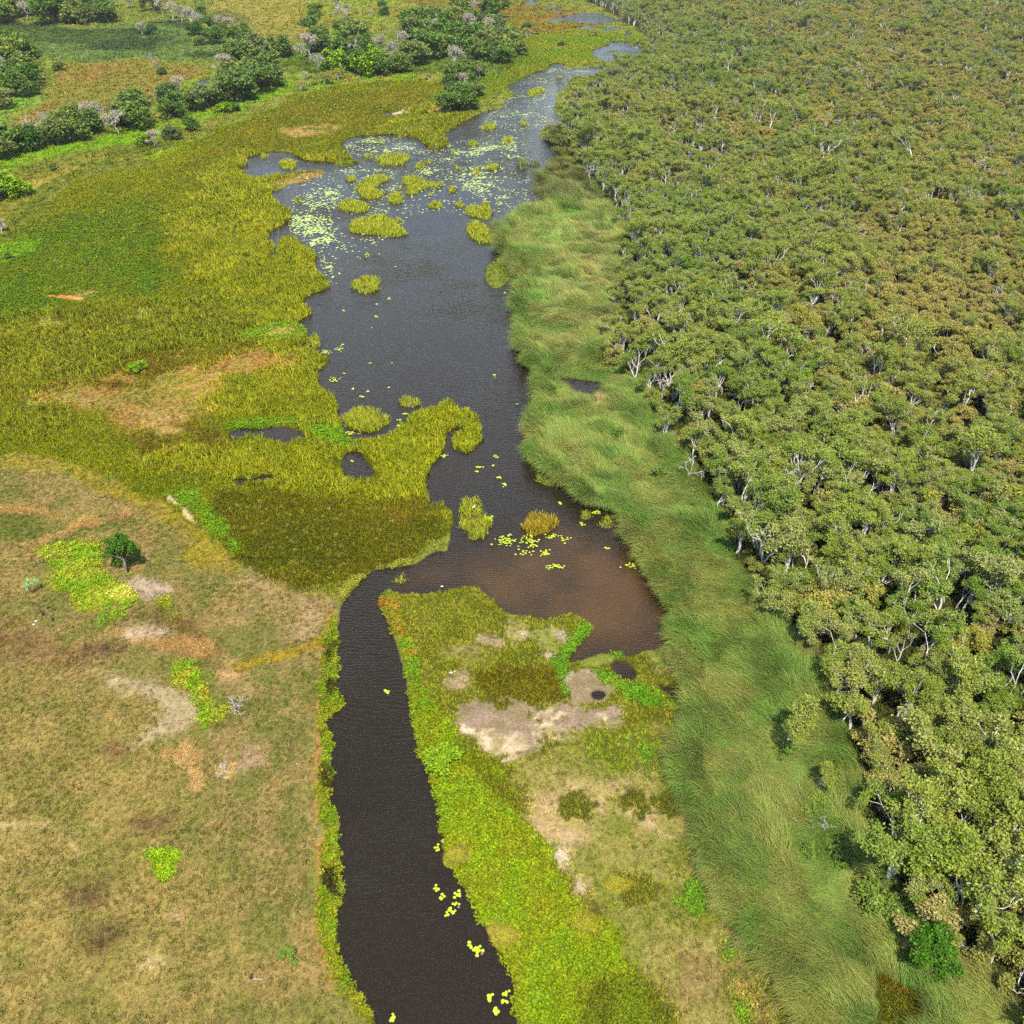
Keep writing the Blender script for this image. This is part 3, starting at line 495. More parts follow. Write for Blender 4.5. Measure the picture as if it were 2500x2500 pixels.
# ------------------------------------------------------------------ growth: blades and leaves
def blades(n, rad, h0, h1, w, lean=0.35, seg=3, dirn=None, spread=math.pi, arch=1.0, seed=0, edge=0.0):
    """n tapered blades on a disc; t runs 0..1 along a blade, v is one number for each blade"""
    r = np.random.default_rng(seed); V, F, T, VV = [], [], [], []
    for i in range(n):
        a = r.uniform(0, 2*math.pi); q = rad*math.sqrt(r.random())
        bx, by = q*math.cos(a), q*math.sin(a)
        d = (dirn + r.normal(0, spread)) if dirn is not None else r.uniform(0, 2*math.pi)
        h = r.uniform(h0, h1); ln = abs(r.normal(lean, lean*0.4)); wd = w*r.uniform(0.7, 1.3); v = r.random()
        fa = r.uniform(0, math.pi) if dirn is None else d+math.pi/2+r.normal(0, 0.5)
        sx_, sy_ = math.cos(fa)*wd/2, math.sin(fa)*wd/2
        b0 = len(V)
        for k in range(seg+1):
            t = k/seg; th = ln*arch*t*1.2           # bends over as it rises
            ph = min(th, 1.75)
            zz = h*(math.sin(min(ph, 1.5708))/max(ph, 1e-3) if False else t*math.cos(ph*0.75)); xx = h*t*math.sin(ph*0.75+0.1*ln)
            ww = 1.0-0.85*t**1.5
            cx, cy = bx+math.cos(d)*xx, by+math.sin(d)*xx
            V += [(cx-sx_*ww, cy-sy_*ww, max(zz, 0.02)), (cx+sx_*ww, cy+sy_*ww, max(zz, 0.02))]; T += [t, t]; VV += [v, v]
        for k in range(seg):
            F.append((b0+2*k, b0+2*k+1, b0+2*k+3, b0+2*k+2))
    return np.array(V), np.array(F), np.array(T), np.array(VV)
def leaves(n, rad, h0, h1, size, up=0.6, seed=0, asp=0.6):
    """n broad leaves (bent quads) over a disc"""
    r = np.random.default_rng(seed)
    a = r.uniform(0, 2*math.pi, n); q = rad*np.sqrt(r.random(n)); c = np.stack([q*np.cos(a), q*np.sin(a), r.uniform(h0, h1, n)], 1)
    return leaf_quads(c, size*r.uniform(0.6, 1.4, n), up, r, asp)
def leaf_quads(c, s, up, r, asp=0.6):
    n = len(c); nv = r.normal(0, 1, (n, 3)); nv[:, 2] = np.abs(nv[:, 2])+up*2; nv /= np.linalg.norm(nv, axis=1)[:, None]
    t = np.cross(nv, r.normal(0, 1, (n, 3))); t /= np.linalg.norm(t, axis=1)[:, None]+1e-9; b = np.cross(nv, t)
    s = np.asarray(s)[:, None]
    V = np.stack([c-t*s/2, c+b*s*asp/2+nv*s*0.05, c+t*s/2, c-b*s*asp/2+nv*s*0.05], 1).reshape(-1, 3)
    F = np.arange(4*n).reshape(-1, 4); v = np.repeat(r.random(n), 4)
    return V, F, np.tile([0.0, 0.5, 1.0, 0.5], n), v
def proto(name, parts, mat):
    V, F, T, VV = [], [], [], []; k = 0
    for v, f, t, vv in parts:
        V.append(v); F.append(f+k); T.append(t); VV.append(vv); k += len(v)
    me = new_mesh(name, np.concatenate(V), np.concatenate(F), False, {'t': np.concatenate(T), 'v': np.concatenate(VV)})
    return obj(name, me, mat, link=False)

M_reed = blade_material('reed_blades', (182, 166, 40), 0.62, 0.6, 0.12, 0.5)
M_sedge = blade_material('sedge_blades', (128, 104, 24), 0.6, 0.7, 0.1, 0.4)
M_leafy = blade_material('herb_leaves', (160, 180, 20), 0.6, 0.6, 0.12, 0.2)
M_dry = blade_material('dry_grass_blades', (206, 168, 104), 0.45, 0.85, 0.08, 0.3)
M_flow = blade_material('tall_sedge_blades', (176, 168, 84), 0.35, 0.6, 0.15, 0.4)
PROTO = {
 'reed': [proto('reed_tuft', [blades(13, 0.42, 0.8, 1.5, 0.17, 0.45, 3, seed=10+k)], M_reed) for k in range(5)],
 'sedge': [proto('sedge_tuft', [blades(17, 0.34, 0.25, 0.6, 0.13, 0.75, 2, seed=20+k)], M_sedge) for k in range(5)],
 'meadow': [proto('meadow_tuft', [blades(22, 0.9, 0.4, 1.0, 0.22, 0.8, 2, seed=30+k)], M_sedge) for k in range(4)],
 'leafy': [proto('herb_tuft', [leaves(34, 0.6, 0.06, 0.42, 0.30, 0.6, 40+k)], M_leafy) for k in range(5)],
 'dry': [proto('grass_tuft', [blades(18, 0.30, 0.18, 0.48, 0.10, 0.95, 2, seed=50+k)], M_dry) for k in range(5)],
 'straw': [proto('straw_tuft', [blades(20, 0.5, 0.5, 1.0, 0.10, 1.2, 3, seed=60+k)], M_dry) for k in range(3)],
 'flow': [proto('tall_sedge_tuft', [blades(66, 0.75, 1.5, 2.8, 0.062, 1.2, 5, 0.0, 0.32, 1.0, seed=70+k)], M_flow) for k in range(5)],
}
def gn_group(name, protos):
    ng = bpy.data.node_groups.new(name, 'GeometryNodeTree')
    ng.interface.new_socket('Geometry', in_out='INPUT', socket_type='NodeSocketGeometry')
    ng.interface.new_socket('Geometry', in_out='OUTPUT', socket_type='NodeSocketGeometry')
    n, l = ng.nodes, ng.links
    gi = n.new('NodeGroupInput'); go = n.new('NodeGroupOutput')
    iop = n.new('GeometryNodeInstanceOnPoints'); jn = n.new('GeometryNodeJoinGeometry')
    for p in protos:
        oi = n.new('GeometryNodeObjectInfo'); oi.inputs['Object'].default_value = p; oi.inputs['As Instance'].default_value = True
        l.new(oi.outputs['Geometry'], jn.inputs[0])
    l.new(gi.outputs[0], iop.inputs['Points']); l.new(jn.outputs[0], iop.inputs['Instance']); iop.inputs['Pick Instance'].default_value = True
    def named(nm, dt):
        a = n.new('GeometryNodeInputNamedAttribute'); a.data_type = dt; a.inputs['Name'].default_value = nm; return a.outputs['Attribute']
    l.new(named('idx', 'INT'), iop.inputs['Instance Index'])
    e = n.new('FunctionNodeEulerToRotation'); l.new(named('rot', 'FLOAT_VECTOR'), e.inputs[0]); l.new(e.outputs[0], iop.inputs['Rotation'])
    l.new(named('scl', 'FLOAT_VECTOR'), iop.inputs['Scale'])
    l.new(iop.outputs[0], go.inputs[0])
    return ng
def scatter(name, pts, rot, scl, tint, protos, label, cat):
    n = len(pts); me = bpy.data.meshes.new(name)
    me.vertices.add(n); me.vertices.foreach_set('co', np.asarray(pts, np.float32).ravel())
    a = me.attributes.new('rot', 'FLOAT_VECTOR', 'POINT'); a.data.foreach_set('vector', np.asarray(rot, np.float32).ravel())
    a = me.attributes.new('scl', 'FLOAT_VECTOR', 'POINT'); a.data.foreach_set('vector', np.asarray(scl, np.float32).ravel())
    a = me.attributes.new('idx', 'INT', 'POINT'); a.data.foreach_set('value', rng.integers(0, len(protos), n).astype(np.int32))
    a = me.attributes.new('tint', 'FLOAT_COLOR', 'POINT'); a.data.foreach_set('color', np.concatenate([tint, np.ones((n, 1))], 1).astype(np.float32).ravel())
    o = obj(name, me); m = o.modifiers.new('growth', 'NODES'); m.node_group = gn_group(name, protos)
    tag(o, label, cat, kind='stuff')
    return o

def in_view(x, y, pad=160):
    u, v = topx(x, y); return (u > -pad) & (u < 2500+pad) & (v > -pad*0.5) & (v < 2500+pad*1.5)
def candidates(y0, y1, step):
    """jittered points over the strip of ground between y0 and y1 that the picture takes in"""
    w = 0.541*max(depth(0, y1), 135)*1.15
    nx = int(2*w/step); ny = int((y1-y0)/step)
    gx_, gy_ = np.meshgrid(np.arange(nx), np.arange(ny)); n = gx_.size
    x = -w+(gx_.ravel()+rng.random(n))*step; y = y0+(gy_.ravel()+rng.random(n))*step
    m = in_view(x, y); return x[m], y[m]
KV = {'reed': 1.6, 'sedge': 1.65, 'meadow': 1.05, 'leafy': 1.15, 'dry': 1.0, 'straw': 1.05, 'flow': 1.25, 'forest': 1.2}
GREEN = {'reed': (0.93, 1.05, 0.6), 'sedge': (0.94, 1.03, 0.6), 'meadow': (0.97, 1.03, 0.9), 'leafy': (1.0, 0.97, 0.7), 'dry': (1, 1, 1), 'straw': (1, 1, 1), 'flow': (0.95, 1.03, 0.9), 'forest': (0.9, 1.05, 0.9)}
PROTO['forest'] = PROTO['meadow']; BELTW = world(BELT)
LABEL = {'reed': ('upright yellow-green reeds standing thick along the lake and marsh', 'reeds'), 'sedge': ('low olive-brown sedge carpeting the marsh and the lobes by the water', 'sedge'),
 'meadow': ('rough meadow grass between the far tree groves', 'grass'), 'leafy': ('bright green leafy herbs along the channel banks and wet patches', 'herbs'),
 'dry': ('short dry tan and green grass on the grazed field', 'grass'), 'straw': ('fallen straw-coloured grass in pale streaks on the field', 'straw'),
 'forest': ('rank undergrowth on the floor of the paperbark wood', 'undergrowth'),
 'flow': ('tall windswept sedge bent over in waves before the wood', 'tall sedge')}
STEP = {'reed': 0.58, 'sedge': 0.55, 'meadow': 1.5, 'leafy': 0.62, 'dry': 0.60, 'straw': 0.5, 'flow': 0.72, 'forest': 1.2}
acc = {k: [[], [], [], []] for k in STEP}
strips = [(50, 95), (95, 150), (150, 230), (230, 340), (340, 500), (500, 720), (720, 1000)]
for y0, y1 in strips:
    far = max(1.0, depth(0, (y0+y1)/2)/190.0)
    for kind, st in STEP.items():
        if kind == 'meadow' and y1 < 230: continue
        if kind in ('dry', 'straw') and y0 > 340: continue
        if kind == 'forest' and y0 > 300: continue
        step = st*far**0.95
        x, y = candidates(y0, y1, step)
        w = water_sd(x, y); m = w < {'reed': -0.15, 'flow': 0.0, 'leafy': 0.05}.get(kind, -0.5); x, y, w = x[m], y[m], w[m]
        if len(x) == 0: continue
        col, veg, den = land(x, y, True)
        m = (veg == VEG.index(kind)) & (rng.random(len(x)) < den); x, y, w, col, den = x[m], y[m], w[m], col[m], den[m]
        n = len(x)
        if n == 0: continue
        shore = np.clip(-w, -1, 3); z = np.where(shore < 0, -0.05, np.minimum(shore*0.35, 0.2))-0.03
        s = rng.uniform(0.75, 1.25, n)*far**0.75
        sz = s/far**0.45
        rot = np.zeros((n, 3)); rot[:, 2] = rng.uniform(0, 2*math.pi, n)
        jit = rng.uniform(0.75, 1.25, (n, 1))*(1+0.05*rng.normal(0, 1, (n, 3)))
        if kind == 'reed': sz *= 0.85+0.45*fbm(x, y, 9, 3, 90); s *= 1.05
        if kind == 'flow':
            keep = np.maximum(sdf(WPOLY[6], x, y, 8), sdf(WPOLY[7], x, y, 8)) < -1.8
            x, y, w, z, s, sz, rot, jit, col = x[keep], y[keep], w[keep], z[keep], s[keep], sz[keep], rot[keep], jit[keep], col[keep]; n = len(x)
            if n == 0: continue
            e = 0.8; bs = sdf(BELTW, x, y, 14)
            ox = sdf(BELTW, x-e, y, 14)-sdf(BELTW, x+e, y, 14); oy = sdf(BELTW, x, y-e, 14)-sdf(BELTW, x, y+e, 14)
            gxw = (water_sd(x+e, y)-water_sd(x-e, y)); gyw = (water_sd(x, y+e)-water_sd(x, y-e))
            ang = 2.4 + 1.5*fbm(x, y, 15, 2, 91) + 0.45*fbm(x, y, 4, 2, 92)
            near = smoothstep(-5.0, -0.5, w); rim = smoothstep(6.0, 1.0, bs)*(ox < -0.25)
            dx = np.cos(ang)*(1-np.maximum(near, rim))+gxw*near*1.6+ox*rim*1.4; dy = np.sin(ang)*(1-np.maximum(near, rim))+gyw*near*1.6+oy*rim*1.4
            rot[:, 2] = np.arctan2(dy, dx)+rng.normal(0, 0.24, n)
            rid = 1-np.abs(fbm(x, y, 11, 3, 93)); hgt = 0.30+0.85*np.clip(rid, 0, 1)**2+0.35*fbm(x, y, 5, 2, 95)+0.35*near+1.1*rim
            pool = np.maximum(sdf(WPOLY[6], x, y, 8), sdf(WPOLY[7], x, y, 8)); pk = smoothstep(-6.0, -0.5, pool); hgt = hgt*(1-0.85*pk); near = near*(1-pk)
            sz *= np.clip(hgt, 0.28, 1.5); z = z+np.clip(hgt-0.5, 0, 1.0)*0.9
            col = col*(0.82+0.30*np.clip(fbm(x, y, 3.0, 2, 98), -1, 1))[:, None]
            tan = smoothstep(0.35, 0.85, 0.5+0.6*fbm(x, y, 5, 3, 94))[:, None]*0.42
            col = col*(1-tan)+lin((178, 158, 84))*tan
        if kind == 'dry':
            q = rng.random(n); gp = 0.27+0.25*fbm(x, y, 7, 3, 96); g = (q < gp)[:, None]; br = (q > 0.72)[:, None]; st_ = (den < 0.5)[:, None]
            col = np.where(g & ~st_, col*0.25+lin((80, 98, 20))*0.75, np.where(br, col*0.35+lin((204, 168, 108))*0.65, col*0.9)); s = s*np.where(g[:, 0], 1.15, 1.0)
        if kind == 'sedge':
            q = (rng.random(n) < 0.05+0.10*np.clip(fbm(x, y, 6, 3, 97), 0, 1))[:, None]; col = np.where(q, col*0.5+lin((168, 146, 66))*0.5, col)
        a = acc[kind]
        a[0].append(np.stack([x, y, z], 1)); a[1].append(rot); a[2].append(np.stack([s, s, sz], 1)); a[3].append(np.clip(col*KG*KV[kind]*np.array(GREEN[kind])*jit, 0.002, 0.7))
NAMES = {'reed': 'marsh_reeds', 'sedge': 'low_sedge', 'meadow': 'meadow_grass', 'leafy': 'bank_herbs', 'dry': 'field_grass', 'straw': 'fallen_straw', 'flow': 'tall_sedge', 'forest': 'wood_undergrowth'}
for kind, a in acc.items():
    if a[0]: scatter(NAMES[kind], *[np.concatenate(q) for q in a], PROTO[kind], *LABEL[kind])

# ------------------------------------------------------------------ trees
class MB:
    def __init__(s): s.V = []; s.F = []
    def tube(s, P, R, k=5, cap=True):
        P = [Vector(p) for p in P]; b0 = len(s.V)
        for i, p in enumerate(P):
            d = (P[min(i+1, len(P)-1)]-P[max(i-1, 0)]); d = d.normalized() if d.length > 1e-6 else Vector((0, 0, 1))
            a = d.orthogonal().normalized() if abs(d.z) < 0.99 else Vector((1, 0, 0)); a = (Vector((0.31, 0.95, 0.1)).cross(d)).normalized() if d.cross(Vector((0.31, 0.95, 0.1))).length > 0.1 else a
            b = d.cross(a)
            for j in range(k):
                t = 2*math.pi*j/k; s.V.append(tuple(p+(a*math.cos(t)+b*math.sin(t))*R[i]))
        for i in range(len(P)-1):
            for j in range(k):
                q = b0+i*k; s.F.append((q+j, q+(j+1) % k, q+k+(j+1) % k, q+k+j))
        if cap: s.F.append(tuple(b0+(len(P)-1)*k+j for j in range(k)))
    def mesh(s, name, smooth=True): return new_mesh(name, s.V, s.F, smooth)

def grow(r, mb, p, d, ln, rad, level, cfg, tips):
    """one limb as a crooked tapering tube, then its forks; tips collects the ends"""
    n = 4 if level < 2 else 3; P = [p]; R = [rad]; q = p.copy(); dd = d.copy()
    for i in range(n):
        dd = (dd + Vector(r.normal(0, cfg['crook'], 3)) + Vector((0, 0, cfg['lift'][min(level, len(cfg['lift'])-1)]))).normalized()
        q = q+dd*ln/n; P.append(q.copy()); R.append(max(rad*(1-0.42*(i+1)/n), cfg['rmin']))
    mb.tube(P, R, 5 if level < 2 else 4)
    if level >= cfg['levels']:
        tips.append((q, rad)); tips.append((P[-2], rad)); return
    for j in range(int(r.integers(*cfg['fork'][min(level, len(cfg['fork'])-1)]))):
        ax = Vector(r.normal(0, 1, 3)); ax = (ax-dd*ax.dot(dd)).normalized()
        ang = r.uniform(*cfg['spread']); nd = (dd*math.cos(ang)+ax*math.sin(ang)).normalized()
        k = n if j < 2 else int(r.integers(2, n+1))
        grow(r, mb, P[k].copy(), nd, ln*r.uniform(*cfg['shorten']), R[k]*0.72, level+1, cfg, tips)
def make_tree(seed, cfg):
    r = np.random.default_rng(seed); mb = MB(); tips = []
    for i in range(cfg['stems']):
        a = r.uniform(0, 2*math.pi); tl = r.uniform(*cfg['tilt']) if cfg['stems'] > 1 or i else r.uniform(0, cfg['tilt'][1]*0.6)
        d = Vector((math.cos(a)*math.sin(tl), math.sin(a)*math.sin(tl), math.cos(tl)))
        grow(r, mb, Vector((math.cos(a)*0.12*i, math.sin(a)*0.12*i, -0.25)), d, cfg['trunk']*r.uniform(0.85, 1.15), cfg['rad']*r.uniform(0.8, 1.1), 0, cfg, tips)
    C, S = [], []
    for (p, rad) in tips:
        if r.random() < cfg.get('bare', 0.0): continue
        cr = cfg['clump']*r.uniform(0.65, 1.3); n = int(cfg['leaves']*r.uniform(0.7, 1.3))
        u = r.normal(0, 1, (n, 3)); u /= np.linalg.norm(u, axis=1)[:, None]; q = r.random(n)**0.45
        c = np.array(p)+u*q[:, None]*cr*np.array([1, 1, cfg.get('flat', 0.62)]) + np.array([0, 0, cr*0.15])
        C.append(c); S.append(np.full(n, cfg['leaf'])*r.uniform(0.6, 1.4, n))
    crown = None
    if C:
        C = np.concatenate(C); C[:, 2] = np.maximum(C[:, 2], 0.1)
        crown = leaf_quads(C, np.concatenate(S), cfg.get('up', 0.25), r, cfg.get('asp', 0.6))
    return mb, crown
M_paper = bark_material('paperbark', (236, 230, 218), (186, 174, 158), 1.6)
M_grey = bark_material('grey_bark', (134, 118, 98), (96, 82, 66), 2.0)
M_dead = bark_material('bleached_wood', (214, 206, 194), (168, 158, 146), 2.0)
M_burnt = bark_material('charred_wood', (52, 46, 42), (86, 76, 66), 3.0)
M_pleaf = leaf_material('paperbark_leaves', [(126, 146, 42), (150, 158, 62), (108, 136, 32), (152, 154, 84), (132, 150, 56), (98, 126, 38)], (152, 152, 60), 0.011, spec=0.15, var=0.4)
M_bleaf = leaf_material('scrub_leaves', [(152, 150, 46), (170, 160, 70), (132, 142, 38), (172, 154, 96), (116, 132, 36), (160, 152, 60)], (170, 154, 78), 0.011, spec=0.15, var=0.4)
M_gleaf = leaf_material('grove_leaves', [(72, 104, 30), (108, 132, 44), (86, 112, 48), (132, 144, 54), (116, 124, 66), (90, 124, 34)], None, spec=0.12, var=0.45)
M_pale = leaf_material('withered_leaves', [(170, 156, 132), (184, 170, 142), (150, 146, 112)], None)
M_bush = leaf_material('shrub_leaves', [(104, 130, 42), (120, 138, 50), (92, 122, 36)], None, spec=0.15, var=0.45)
M_bright = leaf_material('bright_leaves', [(122, 154, 18), (132, 160, 22)], None, spec=0.15, var=0.45)
M_dark = leaf_material('fig_leaves', [(70, 110, 22), (76, 116, 24)], None, spec=0.12, var=0.5)
CFG = {
 'paper': dict(levels=3, stems=2, tilt=(0.10, 0.32), trunk=3.6, rad=0.20, crook=0.16, lift=[0.10, 0.08, 0.06], fork=[(2, 4), (2, 4), (2, 4)], spread=(0.35, 0.75), shorten=(0.55, 0.8), rmin=0.035, clump=0.85, leaves=54, leaf=0.28, flat=0.7, up=0.3, bare=0.26),
 'scrub': dict(levels=3, stems=3, tilt=(0.25, 0.6), trunk=1.7, rad=0.10, crook=0.18, lift=[0.06, 0.06, 0.05], fork=[(2, 4), (2, 4), (2, 3)], spread=(0.4, 0.85), shorten=(0.6, 0.85), rmin=0.03, clump=0.75, leaves=52, leaf=0.28, flat=0.7, up=0.4, bare=0.06),
 'grove': dict(levels=3, stems=1, tilt=(0.0, 0.15), trunk=2.5, rad=0.32, crook=0.14, lift=[0.1, 0.03, 0.0], fork=[(5, 8), (4, 6), (2, 4)], spread=(0.5, 1.15), shorten=(0.62, 0.9), rmin=0.05, clump=1.3, leaves=22, leaf=0.62, flat=0.75, up=0.4, bare=0.0),
 'pale': dict(levels=3, stems=1, tilt=(0.0, 0.2), trunk=3.0, rad=0.30, crook=0.16, lift=[0.1, 0.05, 0.02], fork=[(4, 6), (3, 5), (2, 4)], spread=(0.4, 0.9), shorten=(0.62, 0.85), rmin=0.06, clump=1.1, leaves=13, leaf=0.5, flat=0.8, up=0.2, bare=0.1),
 'dead': dict(levels=4, stems=1, tilt=(0.0, 0.2), trunk=2.6, rad=0.22, crook=0.2, lift=[0.1, 0.05, 0.03], fork=[(3, 5), (2, 4), (2, 4)], spread=(0.4, 0.9), shorten=(0.6, 0.85), rmin=0.045, clump=0, leaves=0, leaf=0, bare=1.1),
 'bush': dict(levels=2, stems=5, tilt=(0.3, 0.9), trunk=0.8, rad=0.05, crook=0.2, lift=[0.08, 0.05], fork=[(3, 5), (2, 4)], spread=(0.4, 0.9), shorten=(0.6, 0.9), rmin=0.015, clump=0.42, leaves=30, leaf=0.24, flat=0.8, up=0.4, bare=0.0),
}
TREES = {}       # kind -> list of (trunk mesh, crown mesh or None, combined object for the far wood, height)
def tree_kind(kind, cfgname, n, bark, leafm, seed0, comb=False, **over):
    out = []
    for k in range(n):
        cfg = dict(CFG[cfgname]); cfg.update(over)
        if cfgname == 'paper': cfg['stems'] = [1, 2, 3, 2, 1, 2, 3][k % 7]
        mb, cr = make_tree(seed0+k, cfg)
        V = np.array(mb.V); zs = V[:, 2].max() if cr is None else max(V[:, 2].max(), cr[0][:, 2].max())
        tm = mb.mesh(kind+'_trunk'); tm.materials.append(bark); cm = None
        if cr is not None:
            cm = new_mesh(kind+'_crown', cr[0], cr[1], False, {'v': cr[3]}); cm.materials.append(leafm)
        co = None
        if comb and cr is None: co = bpy.data.objects.new(kind+'_whole', tm)
        elif comb:
            nF = len(mb.F); q4 = [f if len(f) == 4 else f for f in mb.F]
            me = new_mesh(kind+'_whole', np.concatenate([V, cr[0]]), [tuple(f) for f in q4]+[tuple(int(i)+len(V) for i in f) for f in cr[1]], False, {'v': np.concatenate([np.zeros(len(V)), cr[3]])})
            me.materials.append(bark); me.materials.append(leafm)
            me.polygons.foreach_set('material_index', np.array([0]*nF+[1]*(len(me.polygons)-nF), np.int32))
            co = bpy.data.objects.new(kind+'_whole', me)
        out.append((tm, cm, co, float(zs)))
    TREES[kind] = out
tree_kind('paperbark', 'paper', 7, M_paper, M_pleaf, 100, True)
tree_kind('scrub', 'scrub', 5, M_paper, M_bleaf, 140, True)
tree_kind('grove', 'grove', 5, M_grey, M_gleaf, 160)
tree_kind('pale', 'pale', 3, M_dead, M_pale, 180)
tree_kind('dead', 'dead', 4, M_dead, None, 190, True)
tree_kind('bush', 'bush', 4, M_grey, M_bush, 200)
tree_kind('greenbush', 'bush', 2, M_grey, M_bright, 210, leaves=44)
tree_kind('fig', 'grove', 1, M_grey, M_dark, 220, leaf=0.42, leaves=60, clump=1.0, trunk=2.6)
def plant(name, kind, var, x, y, height, rz, label, cat, group=None, z=None, trunk='trunk', crown='crown', flat=None):
    tm, cm, co, h = TREES[kind][var % len(TREES[kind])]
    o = empty(name, (x, y, gheight(x, y)-0.05 if z is None else z), rz, height/h)
    if flat: o.scale = (height/h*flat, height/h*flat, height/h)
    obj(trunk, tm, None, o)
    if cm: obj(crown, cm, None, o)
    tag(o, label, cat, group)
    return o

# ------------------------------------------------------------------ the paperbark wood
fx, fy, fs, fk = [], [], [], []
for y0, y1 in [(30, 110), (110, 200), (200, 320), (320, 480), (480, 700), (700, 1150)]:
    st = {30: 2.8, 110: 2.8, 200: 2.9, 320: 3.0, 480: 3.3, 700: 3.8}[y0]
    w = 0.541*max(depth(0, y1), 135)*1.22
    nx, ny = int(2*w/st), int((y1-y0)/st)
    a, b = np.meshgrid(np.arange(nx), np.arange(ny)); n = a.size
    x = -w+(a.ravel()+rng.uniform(0.05, 0.95, n))*st; y = y0+(b.ravel()+rng.uniform(0.05, 0.95, n))*st
    m = in_view(x, y, 420); x, y = x[m], y[m]
    sd = sdf(FOREST, x, y, 80)
    thin = rng.random(len(x)) < np.where(sd < 0, 0, np.where(sd < 10, 0.6, 0.88)) * (0.85+0.35*fbm(x, y, 16, 3, 40))
    m = (sd > 0) & thin & (water_sd(x, y) < -1.0); x, y, sd = x[m], y[m], sd[m]
    tall = rng.random(len(x)) < np.where(sd < 45, 0.85, np.where(sd < 79, 0.45, 0.22)) + 0.2*fbm(x, y, 40, 2, 41)
    fx.append(x); fy.append(y); fk.append(tall)
    k = np.exp(rng.normal(0, 0.16, len(x)))*np.where(rng.random(len(x)) < 0.03, 1.35, 1.0)*np.clip(0.95+0.2*fbm(x, y, 30, 2, 43), 0.7, 1.2)
    fs.append(np.where(tall, rng.uniform(6.0, 10.0, len(x)), rng.uniform(3.6, 6.0, len(x)))*k)
fx, fy, fs, fk = map(np.concatenate, (fx, fy, fs, fk))
u, v = topx(fx, fy); show = fs*pxm(fx, fy); vis = (u > 5) & (u < 2495) & (v > 0) & (v < 2560)
order = np.argsort(-np.where(vis, show, 0))[:300]
isolate = np.zeros(len(fx), bool); isolate[order] = True
LOOK = {'paperbark': ['tall single-trunked paperbark', 'paperbark forking into two stems', 'paperbark with three white stems', 'paperbark with twin leaning trunks', 'paperbark with crooked boughs', 'open two-stemmed paperbark', 'broad many-stemmed paperbark'],
        'scrub': ['low rounded olive paperbark', 'short bushy paperbark', 'squat dome-shaped paperbark', 'small spreading paperbark', 'short ragged paperbark']}
sdn = sdf(FOREST, fx, fy, 80)
def ordinal(k): return f"{k}{'th' if 10 <= k % 100 <= 20 else {1: 'st', 2: 'nd', 3: 'rd'}.get(k % 10, 'th')}"
band_no = np.clip(((2560-v)//90).astype(int), 0, 99); rank = {}
for i in sorted(np.nonzero(isolate)[0], key=lambda i: (band_no[i], u[i])): rank[i] = sum(1 for q in rank if band_no[q] == band_no[i])+1
for i in np.nonzero(isolate)[0]:
    kind = 'paperbark' if fk[i] else 'scrub'; var = int(rng.integers(0, len(TREES[kind])))
    where = 'first in from the sedge' if rank[i] == 1 else f'{ordinal(rank[i])} in from the sedge'
    plant('paperbark_tree', kind, var, fx[i], fy[i], fs[i], rng.uniform(0, 6.28), f'{LOOK[kind][var]}, {where}, {ordinal(band_no[i]+1)} row up', 'tree', 'paperbark trees of the near wood', z=0.05)
for kind, nm, m, lab in (('paperbark', 'paperbark_wood', fk & ~isolate, 'dense far paperbark wood with white trunks showing through olive crowns'), ('scrub', 'paperbark_scrub', ~fk & ~isolate, 'unbroken low olive scrub canopy filling the wood behind')):
    n = m.sum(); P = np.stack([fx[m], fy[m], np.full(n, 0.05)], 1); rot = np.zeros((n, 3)); rot[:, 2] = rng.uniform(0, 6.28, n)
    hh = np.mean([t[3] for t in TREES[kind]]); s = fs[m]/hh
    scatter(nm, P, rot, np.stack([s*rng.uniform(0.9, 1.2, n), s*rng.uniform(0.9, 1.2, n), s], 1), np.ones((n, 3))*0.3, [t[2] for t in TREES[kind]]+([TREES['dead'][1][2]] if kind == 'paperbark' else []), lab, 'wood')

# single trees and shrubs standing out in the sedge
def single(name, kind, var, px, py, height, label, cat, z=None, **kw):
    p = at(px, py, 0.2); return plant(name, kind, var, p[0], p[1], height, rng.uniform(0, 6.28), label, cat, z=z, **kw)
single('paperbark_tree', 'paperbark', 5, 1927, 1814, 10.5, 'large lone paperbark with white forked trunk standing out in the sedge', 'tree', flat=1.05)
single('shrub', 'bush', 0, 1922, 1850, 2.6, 'round green shrub at the foot of the large lone paperbark', 'shrub', trunk='stem', crown='foliage')
single('paperbark_tree', 'paperbark', 5, 1995, 1930, 6.0, 'half-dead sparse paperbark with bleached boughs in the sedge below the lone paperbark', 'tree')
single('shrub', 'bush', 1, 2050, 1920, 3.2, 'green shrub right beside the half-dead paperbark', 'shrub', trunk='stem', crown='foliage')
single('shrub', 'bush', 2, 1993, 1985, 2.6, 'leafy shrub between half-dead paperbark and fallen white branch', 'shrub', trunk='stem', crown='foliage')
single('shrub', 'bush', 3, 1977, 2092, 2.2, 'first of three low shrubs below the fallen white branch, nearest the sedge', 'shrub', trunk='stem', crown='foliage')
single('shrub', 'bush', 0, 2023, 2086, 2.4, 'middle of three low shrubs below the fallen white branch', 'shrub', trunk='stem', crown='foliage')
single('shrub', 'bush', 1, 2048, 2114, 2.2, 'lowest of three low shrubs below the fallen white branch', 'shrub', trunk='stem', crown='foliage')
single('shrub', 'bush', 2, 2125, 2215, 3.6, 'bushy shrub on a tongue of sedge against the near wood', 'shrub', trunk='stem', crown='foliage')
single('fig_tree', 'fig', 0, 2215, 2340, 7.0, 'dense dark green fig on the wood edge above the brown sedge gap', 'tree')
single('paperbark_tree', 'paperbark', 0, 1471, 812, 7.0, 'lone pale-trunked paperbark in the light green sedge lawn', 'tree')
